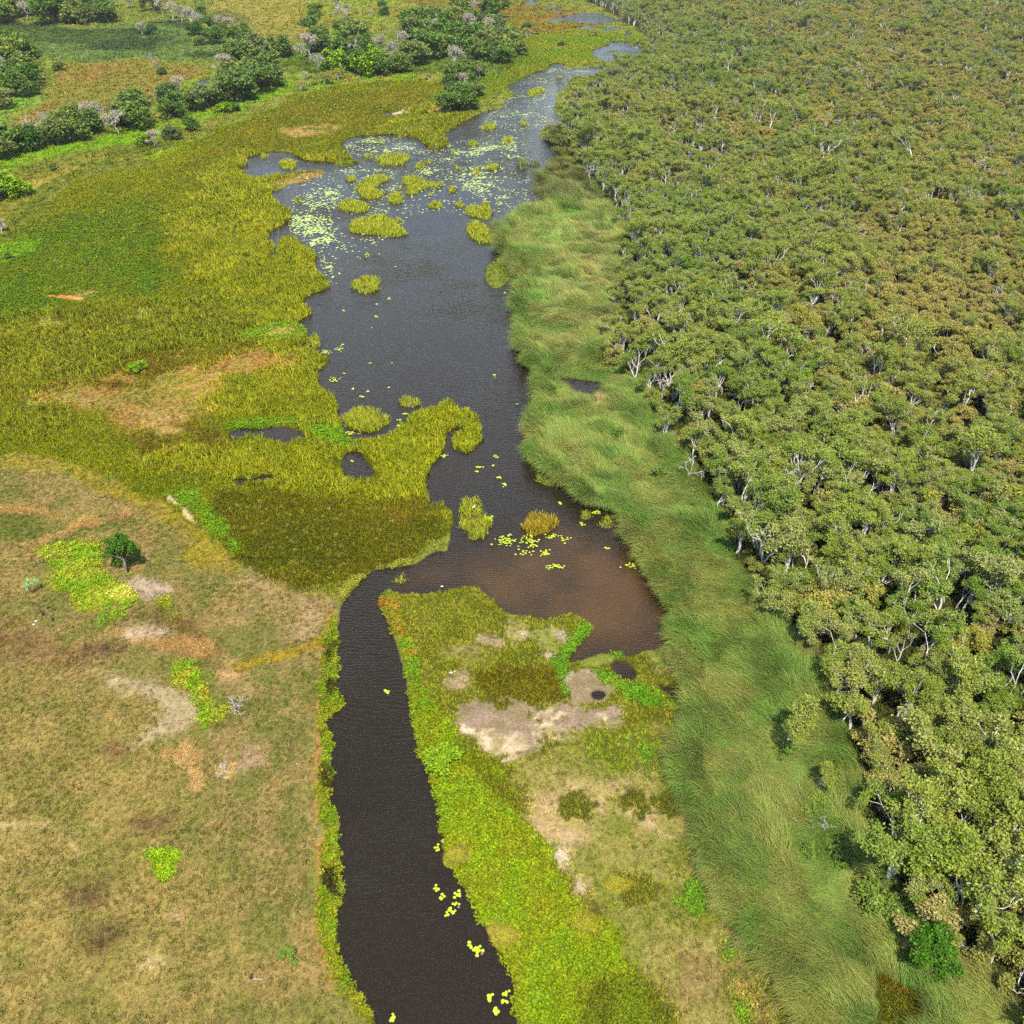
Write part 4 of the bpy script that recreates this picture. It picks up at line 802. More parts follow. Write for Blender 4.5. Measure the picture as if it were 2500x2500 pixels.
single('paperbark_tree', 'paperbark', 6, 1622, 1073, 8.5, 'white many-boughed paperbark standing before the wood edge below the dark pool', 'tree')
single('shrub', 'bush', 3, 1518, 1072, 3.0, 'dark shrub alone in sedge left of the white many-boughed paperbark', 'shrub', trunk='stem', crown='foliage')
single('shrub', 'bush', 0, 1612, 1162, 3.6, 'dark green bush in the sedge just off the wood edge', 'shrub', trunk='stem', crown='foliage')
single('shrub', 'bush', 1, 1508, 672, 3.0, 'small shrub with dead twig at the upper sedge lawn edge', 'shrub', trunk='stem', crown='foliage')
single('shrub', 'bush', 2, 1496, 722, 3.0, 'second small shrub down the upper sedge lawn edge', 'shrub', trunk='stem', crown='foliage')
single('dead_tree', 'dead', 2, 2026, 2040, 3.2, 'small white dead snag upright beside the fallen branch', 'dead tree', trunk='branches')
single('dead_tree', 'dead', 1, 1682, 1180, 6.5, 'bare white snag leaning at the wood edge over the sedge', 'dead tree', trunk='branches')
# fallen bleached branch
mb = MB(); r = np.random.default_rng(5); p0 = at(2000, 2036, 0.2); p1 = at(1942, 2024, 0.2)
A = Vector((p0[0], p0[1], 0.9)); B = Vector((p1[0], p1[1], 1.3)); P = [A.lerp(B, t)+Vector((0, 0.25*math.sin(t*9), 0.3*math.sin(t*6))) for t in np.linspace(0, 1, 7)]
mb.tube(P, list(np.linspace(0.17, 0.05, 7)))
for k in (1, 2, 3, 4, 5):
    d = Vector((r.normal(0, 0.5), r.uniform(-0.2, 0.9), r.uniform(0.0, 0.7))); mb.tube([P[k], P[k]+d*0.6, P[k]+d*1.1+Vector((-0.35, 0.1, 0.1))], [0.09, 0.06, 0.03], 4)
mb.tube([A, A+Vector((0.2, -0.3, -0.9))], [0.16, 0.13]); mb.tube([P[3], P[3]+Vector((0, -0.1, -1.3))], [0.08, 0.04], 4)
for i in range(len(mb.V)): mb.V[i] = (mb.V[i][0]-A.x, mb.V[i][1]-A.y, mb.V[i][2]-0.1)
o = obj('fallen_branch', mb.mesh('fallen_branch'), M_dead, loc=(A.x, A.y, 0.1)); tag(o, 'bleached crooked fallen branch lying over the tall sedge', 'branch')

# ------------------------------------------------------------------ groves of rainforest trees, upper left
def grove(Z, rows, group, where):
    rows = sorted(rows, key=lambda q: q[0])
    for i, q in enumerate(rows):
        zx, zy, d = q[:3]; kind = q[3] if len(q) > 3 else 'grove'
        px, py = Z[0]+zx/Z[2], Z[1]+zy/Z[2]; dp = d/Z[2]
        base = at(px, py+dp*0.38, 0.2); wid = dp/pxm(*base); tk = TREES[kind]; var = (i*3+int(zx)) % len(tk)
        wid *= 1.08; h = wid*(0.95 if kind != 'dead' else 0.95)
        
        look = {'grove': 'dark green tree', 'pale': 'greyish withered tree', 'dead': 'bleached leafless tree', 'bush': 'low shrub', 'greenbush': 'bright green low tree', 'scrub': 'small olive tree'}[kind]
        size = 'broad ' if wid > 13 else ('slim ' if wid < 9 else '')
        word = ordinal(i+1)
        plant({'grove': 'rainforest_tree', 'pale': 'withered_tree', 'dead': 'dead_tree', 'bush': 'shrub', 'greenbush': 'leafy_tree', 'scrub': 'small_tree'}[kind], kind, var, base[0], base[1], h, rng.uniform(0, 6.28),
              f'{size}{look}, {word} from the left {where}', 'shrub' if kind == 'bush' else ('dead tree' if kind == 'dead' else 'tree'), group, flat=1.12 if kind == 'grove' else None)
P_, D_ = 'pale', 'dead'
grove(Z1, [(60,790,170),(150,780,150),(215,735,150,D_),(320,750,140),(410,720,170),(470,690,140),(560,650,120,P_),(660,700,130,P_),(690,650,120),(740,640,170),(800,655,150),(10,830,130),(330,760,110),(270,690,100,P_),(500,640,110,P_),(390,620,90)], 'tree row along the marsh edge', 'in the row above the marsh')
grove(Z1, [(945,600,140),(930,520,110),(1070,570,120),(1160,545,130),(1260,500,150),(1340,500,165),(1440,450,165),(1500,420,160),(1330,330,150),(1400,300,165),(1480,340,140),(1540,270,120),(1340,200,120),(1400,250,110),(1280,430,120),(1380,390,130),(1250,370,110,P_),(1000,480,90,P_),(730,550,100),(870,520,70,'scrub')], 'tree row climbing to the grove', 'in the row climbing to the grove')
grove(Z1, [(50,240,160),(120,280,140),(60,330,170),(180,380,140),(120,400,130),(190,440,130),(50,480,140),(170,490,110),(20,560,100),(10,290,120),(20,390,120,P_)], 'clump by the curved track', 'in the curved-track clump')
grove(Z1, [(40,60,120),(110,50,110),(200,50,120),(300,75,150),(370,65,130),(430,85,130),(500,75,130),(560,65,120),(605,85,110),(150,80,100,P_),(330,60,100,P_),(0,90,110)], 'far dark tree row at the upper left', 'in the far dark tree row')
grove(Z1, [(850,25,100),(900,45,90,P_),(960,75,90,P_),(1010,90,80,P_),(1060,105,90,P_),(1110,135,90,P_),(1160,140,80),(1220,140,80,P_),(1280,150,80,P_),(1100,80,80),(1260,165,70),(1080,165,80),(1185,205,100),(840,175,60),(790,165,60,P_),(730,15,80,P_),(640,10,70,P_),(895,395,50),(865,360,36,P_),(1110,235,50),(330,375,50)], 'grey hedge across the far meadow', 'in the grey far-meadow hedge')
grove(Z2, [(30,160,115),(70,230,115),(20,260,125,P_),(90,200,105),(180,100,90,P_),(190,150,95),(270,180,115),(200,240,115),(250,265,85,D_),(380,260,110,P_),(290,240,105),(170,325,115,'greenbush'),(240,335,120),(310,335,135,'greenbush'),(400,350,105),(480,335,110),(490,225,100,P_),(60,350,100,P_),(560,290,125),(620,250,150),(535,340,80,D_),(440,330,90,P_)], 'left half of the grove', 'in the left half of the grove')
grove(Z2, [(700,260,115),(560,130,135),(530,165,115),(640,110,120),(700,110,110),(770,105,100),(740,155,110),(790,70,105),(800,30,115),(800,190,110),(810,245,115),(850,140,100,P_),(900,110,105),(930,40,95),(955,150,85,P_),(1010,60,105),(1010,140,95),(880,190,105),(900,240,110),(930,200,95),(980,220,115),(1040,200,110),(1070,250,115),(990,285,100),(870,285,105),(1030,295,90),(680,165,90,P_),(650,180,100),(870,60,80,P_)], 'right half of the grove', 'in the right half of the grove')
grove(Z2, [(780,320,115,P_),(830,370,95),(780,405,100),(820,440,85,P_),(870,430,85),(765,435,80),(800,505,115),(720,548,105),(770,535,95),(850,535,105),(890,480,65),(900,370,80),(905,385,60,P_)], 'tail of trees running down to the lake', 'in the tail above the lake')
grove(Z2, [(400,60,50),(395,20,36),(330,75,40,P_),(90,420,60,'scrub'),(160,400,60,'scrub'),(20,420,50,'scrub'),(1150,145,40),(1155,180,50,'scrub'),(1190,165,40,'scrub'),(1500,175,40,'scrub'),(1335,228,30),(640,405,34,'scrub'),(160,25,60,P_),(215,60,60,P_),(40,60,70)], 'scattered trees on the far meadow', 'among the far meadow singles')
grove(Z1, [(860,775,90,P_),(1075,690,80),(970,735,90),(815,780,70,'greenbush'),(310,930,40),(40,1040,130,'greenbush'),(10,1080,90),(10,1260,80,P_),(1250,600,60,'greenbush'),(1310,600,50),(1665,480,60,'scrub'),(1700,430,50,P_),(1820,440,70,'scrub'),(45,1425,40),(700,560,60,'greenbush')], 'single trees on the marsh margin', 'among the marsh margin singles')

# ------------------------------------------------------------------ what stands on the field
single('leafy_tree', 'fig', 0, 310, 1404, 9.0, 'lone dense green tree with bare brown stems on the grazed field', 'tree', flat=0.72)
single('shrub', 'greenbush', 0, 342, 905, 3.2, 'small round bush standing alone in the wide marsh', 'shrub', trunk='stem', crown='foliage')
single('shrub', 'greenbush', 1, 1072, 1866, 3.4, 'big bright green bush overhanging the channel bank', 'shrub', trunk='stem', crown='foliage', flat=1.15)
single('dead_tree', 'dead', 0, 573, 1742, 3.6, 'leafless pale dead tree beside the lower bright herb patch', 'dead tree', trunk='branches', flat=1.2)
single('dead_shrub', 'dead', 3, 562, 1890, 2.2, 'small bleached dead shrub ringed by fallen straw', 'dead shrub', trunk='branches', flat=1.3)
single('shrub', 'bush', 1, 706, 2335, 1.9, 'twiggy yellow-green shrub on the field near the channel', 'shrub', trunk='stem', crown='foliage')
# screw palm: crooked stem and rosettes of strap leaves
p = at(82, 1446, 0.2); pal = empty('screw_palm', (p[0], p[1], 0.15)); mb = MB(); heads = []
for a, ln in ((0.3, 2.2), (2.4, 1.9), (4.4, 2.0)):
    e = Vector((math.cos(a)*0.9, math.sin(a)*0.9, ln)); mb.tube([Vector((0, 0, -0.2)), Vector((e.x*0.2, e.y*0.2, 0.9)), Vector((e.x*0.7, e.y*0.7, ln*0.75)), e], [0.14, 0.12, 0.09, 0.07], 6); heads.append(e)
obj('trunk', mb.mesh('palm_trunk'), M_grey, pal)
M_palm = plain_material('palm_straps', (128, 168, 70), (150, 186, 104), 3.0, 0.4, 0.5); M_skirt = plain_material('palm_dry_skirt', (176, 140, 84), (150, 112, 66), 3.0, 0.9)
for e in heads:
    V, F, T, VV = blades(46, 0.10, 1.0, 1.5, 0.13, 1.1, 4, seed=int(e.x*100)+500); me = new_mesh('rosette', V+np.array(e)-np.array([0, 0, 0.15]), F); obj('rosette', me, M_palm, pal)
V, F, T, VV = blades(40, 0.5, 0.7, 1.0, 0.1, 1.7, 3, seed=77); V[:, 2] = 1.5-V[:, 2]; obj('dry_skirt', new_mesh('dry_skirt', V, F), M_skirt, pal)
tag(pal, 'pale green screw palm with strap leaves on the grazed field', 'palm')
# yellow tussock at the wood edge, and grass tussocks on the green bank
M_tuss = plain_material('tussock_blades', (176, 164, 36), (150, 150, 40), 2.0, 0.7)
def tussock(px, py, rad, h, label, seed):
    q = at(px, py, 0.2); V, F, T, VV = blades(160, rad*0.45, h*0.8, h*1.3, 0.07, 1.15, 4, seed=seed)
    tag(obj('grass_tussock', new_mesh('grass_tussock', V, F), M_tuss, loc=(q[0], q[1], 0.1)), label, 'grass tussock')
tussock(2078, 1880, 1.3, 1.7, 'yellow spiky tussock at the wood edge near the half-dead paperbark', 301)
tussock(1430, 2265, 1.6, 1.5, 'drooping yellow grass tussock on the bright green bank', 302)
tussock(1507, 2163, 1.4, 1.3, 'yellow tussock on the dry open ground above the green bank', 303)
tussock(1110, 2092, 1.5, 1.3, 'overhanging grass tussock at the channel edge by lily pads', 304)
tussock(1225, 2290, 1.7, 1.4, 'large straw-green tussock bulging over the channel bank', 305)
# stumps
def stump(px, py, h, rad, label, m, seed):
    q = at(px, py, 0.2); r = np.random.default_rng(seed); mb = MB()
    mb.tube([Vector((0, 0, -0.2)), Vector((0, 0, 0.25)), Vector((r.normal(0, 0.06), r.normal(0, 0.06), h*0.6)), Vector((r.normal(0, 0.1), r.normal(0, 0.1), h))], [rad*1.5, rad*1.05, rad*0.85, rad*0.55], 8)
    mb.tube([Vector((0, 0, h*0.75)), Vector((0.25, 0.05, h*0.98))], [rad*0.5, rad*0.2], 5)
    o = obj('tree_stump', mb.mesh('tree_stump'), m, loc=(q[0], q[1], 0.12)); o.rotation_euler = (r.normal(0, 0.08), r.normal(0, 0.1), r.uniform(0, 6)); tag(o, label, 'stump')
S_ = (20, 1270, 4.83)
stump(*ZZ(*S_, (415,1125))[0], 1.9, 0.20, 'tallest charred stump below the screw palm', M_burnt, 1)
stump(*ZZ(*S_, (465,1048))[0], 1.1, 0.16, 'short charred stump behind the tallest one', M_burnt, 2)
stump(*ZZ(*S_, (530,1192))[0], 1.6, 0.16, 'slim charred stump nearest the camera below the screw palm', M_burnt, 3)
stump(*ZZ(*S_, (540,450))[0], 1.6, 0.17, 'grey post-like stump at the top of the bright herb patch', M_grey, 4)
stump(*ZZ(*S_, (402,512))[0], 1.3, 0.17, 'grey stump on the left rim of the bright herb patch', M_grey, 5)
stump(614, 2388, 0.8, 0.2, 'short dark stump beside a thin white stick on the lower field', M_burnt, 6)
mb = MB(); q0 = at(619, 2391, .2); q1 = at(643, 2393, .2); mb.tube([(0, 0, 0.1), ((q1-q0)[0]/2, (q1-q0)[1]/2, 0.2), ((q1-q0)[0], (q1-q0)[1], 0.12)], [0.05, 0.05, 0.03]); tag(obj('stick', mb.mesh('stick'), M_dead, loc=(q0[0], q0[1], 0.2)), 'thin bleached stick lying by the short dark stump', 'stick')
# pale stones
M_rock = plain_material('pale_stone', (222, 214, 204), (190, 180, 168), 3.0, 0.8)
def rock(px, py, s, label, seed):
    r = np.random.default_rng(seed); q = at(px, py, 0.2); V, F = [], []; nu, nv = 8, 5
    for j in range(nv+1):
        for i in range(nu):
            a, b = 2*math.pi*i/nu, math.pi*j/nv-math.pi/2; k = 1+r.normal(0, 0.12)
            V.append((math.cos(a)*math.cos(b)*s*k, math.sin(a)*math.cos(b)*s*0.75*k, math.sin(b)*s*0.45*k))
    F = [(j*nu+i, j*nu+(i+1) % nu, (j+1)*nu+(i+1) % nu, (j+1)*nu+i) for j in range(nv) for i in range(nu)]
    tag(obj('stone', new_mesh('stone', V, F), M_rock, loc=(q[0], q[1], 0.25)), label, 'stone')
rock(*ZZ(*S_, (325,1193))[0], 0.3, 'upper of two white stones near the charred stumps', 1); rock(*ZZ(*S_, (300,1233))[0], 0.32, 'lower of two white stones near the charred stumps', 2)
rock(*ZZ(*S_, (597,1300))[0], 0.2, 'small white stone below the slim charred stump', 3); rock(1101, 1643, 0.35, 'bright white stone on the spit above the mud flat', 4); rock(1110, 1640, 0.3, 'second white stone touching the bright one on the spit', 5); rock(1079, 1432, 0.28, 'pale stone in the shallows at the spit head', 6)

# ------------------------------------------------------------------ reed islands in the lake
def solid_blade_material(name, c1, c2, tip):
    m, n, l, b, o = mat_new(name)
    t = N(n, 'ShaderNodeAttribute', attribute_name='t'); v = N(n, 'ShaderNodeAttribute', attribute_name='v')
    c = mixc(n, l, v.outputs['Fac'], lin(c1), lin(c2))
    tm = N(n, 'ShaderNodeMath', operation='MULTIPLY'); l.new(t.outputs['Fac'], tm.inputs[0]); l.new(v.outputs['Fac'], tm.inputs[1])
    l.new(mixc(n, l, tm.outputs[0], c, lin(tip)), b.inputs['Base Color']); b.inputs['Roughness'].default_value = 0.6; b.inputs['Specular IOR Level'].default_value = 0.25
    return m
M_isle = solid_blade_material('island_reeds', (92, 116, 8), (176, 184, 22), (192, 176, 40)); M_rust = solid_blade_material('rusty_reeds', (112, 110, 10), (180, 164, 24), (196, 140, 40))
M_grn = solid_blade_material('green_sedge_tussock', (66, 96, 44), (110, 130, 60), (150, 140, 80)); M_mat = plain_material('floating_root_mat', (96, 84, 34), (74, 70, 24), 1.5, 0.95)
def island(poly, label, m=None, h=1.35, dens=None, seed=0, grp='reed islands in the lake'):
    W = smooth_poly(world(poly)); c = W.mean(0); r = np.random.default_rng(900+seed)
    lo, hi = W.min(0), W.max(0); ar = np.prod(hi-lo); f = max(1.0, depth(*c)/230)
    n = int(min(ar*(dens or 9)/f**1.3, 6000))+10
    x = r.uniform(lo[0]-1, hi[0]+1, n); y = r.uniform(lo[1]-1, hi[1]+1, n); sd_ = sdf(W, x, y, 3.0)
    k = sd_+0.9*f**0.5*fbm(x, y, 2.2*f, 3, seed)+r.normal(0, 0.25, n) > 0.15; x, y, sd_ = x[k], y[k], sd_[k]; hh = np.clip(1+0.45*fbm(x, y, 4*f**0.5, 3, seed+3), 0.45, 1.35)*np.clip(0.7+0.35*sd_, 0.6, 1)
    V, F, T, VV = [], [], [], []; kk = 0
    for i in range(len(x)):
        v, fc, t, vv = blades(3, 0.3*f, h*hh[i]*0.7, h*hh[i]*1.15, 0.15*f, 0.5, 2, seed=int(r.integers(1e9)))
        V.append(v+np.array([x[i]-c[0], y[i]-c[1], -0.05])); F.append(fc+kk); T.append(t); VV.append(vv); kk += len(v)
    o = empty('reed_island', (c[0], c[1], 0))
    if V: obj('reeds', new_mesh('reeds', np.concatenate(V), np.concatenate(F), False, {'t': np.concatenate(T), 'v': np.concatenate(VV)}), m or M_isle, o)
    nb = len(W); B = [((p[0]-c[0])*0.86, (p[1]-c[1])*0.86, -0.3) for p in W]+[((p[0]-c[0])*0.8, (p[1]-c[1])*0.8, 0.08) for p in W]
    obj('root_mat', new_mesh('root_mat', B, [(i, (i+1) % nb, nb+(i+1) % nb, nb+i) for i in range(nb)]+[tuple(range(nb, 2*nb))]), M_mat, o)
    tag(o, label, 'reed island', grp)
def E8(x, y, rx, ry): return ZZ(*Z8, *blob(x, y, rx, ry))
ISL = [
 (E8(1360,30,58,20), 'long reed island in the upper channel of the lake'), (E8(1485,115,32,22), 'square reed tuft between pad rafts in the upper lake'), (E8(1435,150,15,12), 'tiny tuft just left of the square reed tuft'),
 (E8(1252,147,33,20), 'oval reed island inside the upper pad raft'), (E8(1115,197,14,10), 'tiny reed tuft right of the marsh point'), (E8(1600,8,20,10), 'small tuft in the narrows above the long island'),
 (E8(622,125,12,8), 'tiny tuft in the north-west pad bay'), (E8(765,95,20,20), 'tuft at the mouth of the north-west pad bay'), (ZZ(*Z8,(605,230),(700,210),(800,208),(825,250),(800,285),(700,290),(610,285)), 'broad flat-topped reed island below the north-west pad bay'),
 (E8(900,290,32,22), 'ragged small island right of the broad flat-topped one'), (E8(950,262,22,14), 'low tuft behind the ragged small island'), (E8(555,230,22,14), 'round tuft off the north-west shore point'), (E8(430,380,36,18), 'small oval island above the zigzag reed island'),
 (ZZ(*Z8,(430,440),(520,390),(640,350),(700,380),(640,400),(590,435),(600,460),(690,470),(640,500),(560,522),(490,505),(480,460)), 'zigzag reed island among the dense pads'), (ZZ(*Z8,(770,385),(830,350),(900,375),(950,410),(1040,415),(1060,400),(1055,430),(920,447),(870,482),(820,490),(805,460),(840,430),(790,410)), 'winged reed island with a long green tail'),
 (E8(735,510,48,40), 'compact reed island right of the zigzag one'), (E8(765,443,13,14), 'tiny tuft above the compact reed island'), (ZZ(*Z8,(325,560),(400,520),(500,525),(540,560),(565,600),(520,610),(410,600),(350,590)), 'leaf-shaped reed island left among the dense pads'),
 (E8(277,650,15,11), 'tiny dark tuft below the leaf-shaped island'), (E8(80,520,18,20), 'small tuft off the west shore pads'), (ZZ(*Z8,(415,700),(450,660),(540,640),(640,615),(700,650),(760,700),(825,750),(740,770),(640,755),(540,750),(430,735)), 'largest wedge-shaped reed island at the pad edge'), (E8(750,665,28,18), 'small tuft behind the wedge-shaped island'),
 (E8(1008,555,50,24), 'lone oblong island in the middle of the open lake'), (E8(1165,555,22,20), 'small round tuft right of the oblong island'), (E8(1343,552,26,14), 'tuft just above the blocky island'), (E8(1427,552,15,12), 'tiny tuft right of the tuft above the blocky island'), (E8(1585,567,25,18), 'round tuft near the east sedge shore'),
 (E8(1385,300,40,22), 'oval island with pad skirt in the east lake'), (E8(1280,335,24,26), 'tilted tuft left of the pad-skirted oval island'), (E8(1153,303,14,11), 'tiny tuft in the central pad raft'), (E8(1118,455,30,16), 'low island in the central pad raft'), (E8(965,490,8,8), 'single reed spike below the winged island'),
 (ZZ(*Z8,(1205,590),(1230,560),(1330,565),(1390,590),(1380,640),(1340,660),(1260,640),(1210,620)), 'blocky reed island off the east sedge point'), (ZZ(*Z8,(1220,670),(1290,660),(1330,690),(1370,730),(1420,740),(1430,690),(1480,675),(1540,690),(1520,740),(1450,790),(1400,810),(1300,815),(1230,780)), 'crescent reed island joined to the east sedge point'),
 (ZZ(*Z1,*blob(1465,870,22,13)), 'small tuft in the blue north-west pool'), (ZZ(*Z1,*blob(1600,915,48,28)), 'reed island in the blue north-west pool'), (ZZ(*Z1,*blob(1658,1110,14,14)), 'tiny tuft off the west spit'),
 (ZZ(*Z4,(850,240),(900,195),(1000,178),(1046,205),(1030,262),(950,287),(880,265)), 'solitary rounded island in the open west lake'), (ZZ(*Z4,*blob(1205,928,66,32)), 'small round island above the hooked peninsula'),
 (ZZ(*Z4,(815,1005),(900,952),(1000,950),(1060,1005),(1105,1032),(1060,1072),(980,1097),(900,1102),(830,1082)), 'lens-shaped island in the notch behind the peninsula'), (ZZ(*Z4,*blob(650,562,40,42)), 'round reed knob off the west shore'),
 (ZZ(*Zb,*blob(980,182,48,30)), 'small reed tuft off the sedge shore above the brown bay'), (ZZ(*Zb,*blob(1140,235,58,40)), 'pale tuft close to the sedge shore above the brown bay'), (ZZ(*Zc,*blob(675,285,36,18)), 'thin tuft at the bend where channel meets bay'),
 (ZZ(*Z7,(1085,1335),(1130,1295),(1230,1290),(1305,1335),(1290,1370),(1262,1405),(1330,1470),(1445,1560),(1455,1650),(1350,1740),(1290,1785),(1250,1785),(1200,1730),(1080,1690),(1030,1640),(1065,1560),(1095,1450)), 'tall bent reed island tapering up beside the bay mouth'),
 (ZZ(*Z2,(1145,490),(1180,470),(1240,465),(1240,480),(1190,505),(1160,505)), 'forked island in the upper channel of the lake'), (ZZ(*Z2,*blob(1185,403,7,8)), 'tiny tuft at the head of the lake'), (ZZ(*Z2,*blob(1320,410,14,5)), 'low bar near the head of the lake'), (ZZ(*Z2,*blob(1660,290,12,7)), 'tuft in the far silver pool'), (ZZ(*Z2,*blob(1600,265,9,6)), 'second tuft in the far silver pool'),
]
for i, (pl, lb) in enumerate(ISL): island(pl, lb, seed=i)
island(ZZ(*Zb,(520,270),(550,185),(640,142),(720,162),(790,212),(795,262),(740,300),(620,325),(540,312)), 'rust-tipped round island inside the bay with pads below it', M_rust, 1.6, 11, seed=80)
island(E8(1588,290,36,30), 'dark grey-green sedge tussock in the east lake', M_grn, 2.2, 9, seed=81); island(E8(1672,277,28,16), 'second dark sedge tussock nearer the east shore', M_grn, 1.9, 9, seed=82)

# ------------------------------------------------------------------ water lilies
def pad_mesh(n=10, notch=0.5):
    V = [(0, 0, 0.0)]+[(math.cos(a), math.sin(a), 0.02) for a in np.linspace(notch/2, 2*math.pi-notch/2, n)]
    return V, [(0, i, i+1) for i in range(1, n)]
def pad_material(name, a, b_, rough=0.35):
    m, n, l, b, o = mat_new(name); oi = N(n, 'ShaderNodeObjectInfo'); v = N(n, 'ShaderNodeAttribute', attribute_name='v')
    l.new(mixc(n, l, v.outputs['Fac'], lin(a), lin(b_)), b.inputs['Base Color']); b.inputs['Roughness'].default_value = rough; b.inputs['Specular IOR Level'].default_value = 0.5
    return m
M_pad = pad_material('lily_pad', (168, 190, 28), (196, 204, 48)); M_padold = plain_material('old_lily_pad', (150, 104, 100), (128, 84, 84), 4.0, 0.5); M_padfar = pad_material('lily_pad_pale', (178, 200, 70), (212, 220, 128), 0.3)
PV, PF = pad_mesh(); PADS = []
for k in range(3):
    me = new_mesh('lily_pad', [(x*(1+0.1*k), y, z) for x, y, z in PV], PF, False, {'v': np.full(len(PV), 0.15+0.35*k)}); me.materials.append(M_pad); PADS.append(me)
me = new_mesh('lily_pad_old', PV, PF); me.materials.append(M_padold); PADS.append(me)
def lily(pads, label, seed):
    r = np.random.default_rng(seed); W = np.array([at(*p[:2]) for p in pads]); c = W.mean(0); o = empty('water_lily', (c[0], c[1], 0.0))
    for i, w in enumerate(W):
        old = len(pads[i]) > 2
        q = obj('lily_pad', PADS[3] if old else PADS[int(r.integers(3))], None, o, (w[0]-c[0], w[1]-c[1], 0.03+0.006*i)); s = r.uniform(0.16, 0.24); q.scale = (s, s, 1); q.rotation_euler = (r.normal(0, .04), r.normal(0, .04), r.uniform(0, 6.28))
    tag(o, label, 'water lily', 'water lilies floating in the channel and lake')
def zd(*p): return [(*ZZ(*Zd, q[:2])[0], *q[2:]) for q in p]
lily(zd((855,520),(855,533)), 'pair of pads at the bank edge above the overhanging tussock', 1); lily(zd((823,547),(805,566),(820,565),(826,580),(815,585)), 'five-pad lily in the channel beside the overhanging tussock', 2)
lily(zd((810,803),(800,825),(812,822),(825,828),(813,838)), 'upper left lily of the channel group below the tussock', 3); lily(zd((848,860),(862,873),(838,882),(845,888)), 'four-pad lily second in the channel group', 4)
lily(zd((955,838),(930,853),(960,858),(948,865),(940,862),(960,872),(928,880)), 'lily closest to the bank in the channel group', 5); lily(zd((937,915),(917,920),(930,926),(955,922),(952,940,1)), 'row of pads with one purple old pad', 6)
lily(zd((900,948),(893,960),(930,963),(910,970),(917,976),(877,973),(885,988),(870,995)), 'slanting chain of eight pads lowest in the channel group', 7); lily(zd((1020,1163),(1015,1180),(1028,1183),(1030,1195)), 'four small pads left of the dense purple-edged lily', 8)
lily(zd((1088,1187),(1072,1198),(1060,1198),(1048,1210),(1065,1213),(1080,1215),(1103,1215),(1070,1228),(1068,1245),(1100,1235,1)), 'dense lily with a purple old pad below the bulging tussock', 9)
lily(zd((1165,1490),(1152,1497),(1140,1498),(1148,1510),(1143,1518),(1147,1528)), 'six-pad lily in the lower channel', 10); lily(zd((1252,1475),(1235,1488),(1250,1492),(1270,1468)), 'four-pad lily hugging the lower bank', 11); lily(zd((1230,1530),(1228,1542),(1245,1530),(1257,1538)), 'short row of pads under the lily hugging the lower bank', 12)
lily(zd((1185,1578),(1180,1595),(1190,1600),(1200,1598),(1188,1612)), 'flower-shaped lily near the lower picture border', 13); lily(zd((538,1615),(532,1640),(545,1635),(538,1655),(525,1655)), 'lone lily at the left of the lower channel', 14)
lily([(*ZZ(*Zc, q)[0],) for q in ((580,932),(590,945),(600,938),(598,950),(585,938))], 'single bright lily in the middle of the upper channel', 15)
def cl(Z, x, y, n, rx, ry, label, seed):
    r = np.random.default_rng(700+seed); return lily([ZZ(*Z, (x+r.normal(0, rx*0.5), y+r.normal(0, ry*0.5)))[0] for _ in range(n)], label, seed)
for i, (x, y, n, rx, ry, lb) in enumerate([(965,58,18,26,9,'lily raft above the solitary rounded island'),(1010,418,9,12,6,'bright lily right of centre in the open lake'),(817,383,7,10,5,'small lily below the solitary rounded island'),(1088,312,7,14,5,'lily right of the solitary rounded island'),(765,790,22,28,18,'scattered lily off the west reed shore'),(960,860,7,10,6,'lily above the lens-shaped island'),(930,890,10,18,5,'elongated lily just over the lens-shaped island'),
   (973,693,5,10,3,'small flat lily in mid lake'),(870,843,6,9,4,'tiny lily off the bulging west reeds'),(820,753,5,10,3,'upper tiny lily off the bulging west reeds'),(790,612,16,22,14,'loose lily right of the round reed knob'),(715,628,22,30,12,'raft of pads below the round reed knob'),(813,585,5,8,4,'three pads above the loose lily'),
   (1180,992,9,18,6,'lily in the notch between two reed islands'),(1145,1028,4,9,3,'two pads in the notch above the peninsula'),(1140,1063,6,12,6,'lily touching the peninsula reeds in the notch'),(855,1105,20,32,10,'pads packed under the lens-shaped island'),(1405,1240,11,22,10,'ring of pads at the root of the hooked reeds'),(1718,1243,9,16,8,'bright lily below the hook in open water'),(1618,1307,12,20,5,'flat lily left in the lower lake cluster'),(1700,1297,5,11,4,'small lily between the two in the lower lake cluster'),
   (1605,1332,6,14,3,'thin lily under the flat one'),(1735,1368,9,12,8,'round lily in the lower lake cluster'),(1768,1412,10,14,10,'lowest round lily of the lower lake cluster'),(865,1270,5,10,4,'few pads in the small dark pool'),(1680,1610,26,28,22,'lily packed against the tall bent island'),(1840,933,3,6,3,'lone pad near the east sedge shore'),(1712,765,6,16,18,'speckle of pads near the east lake shore')]): cl(Z4, x, y, n, rx, ry, lb, 20+i)
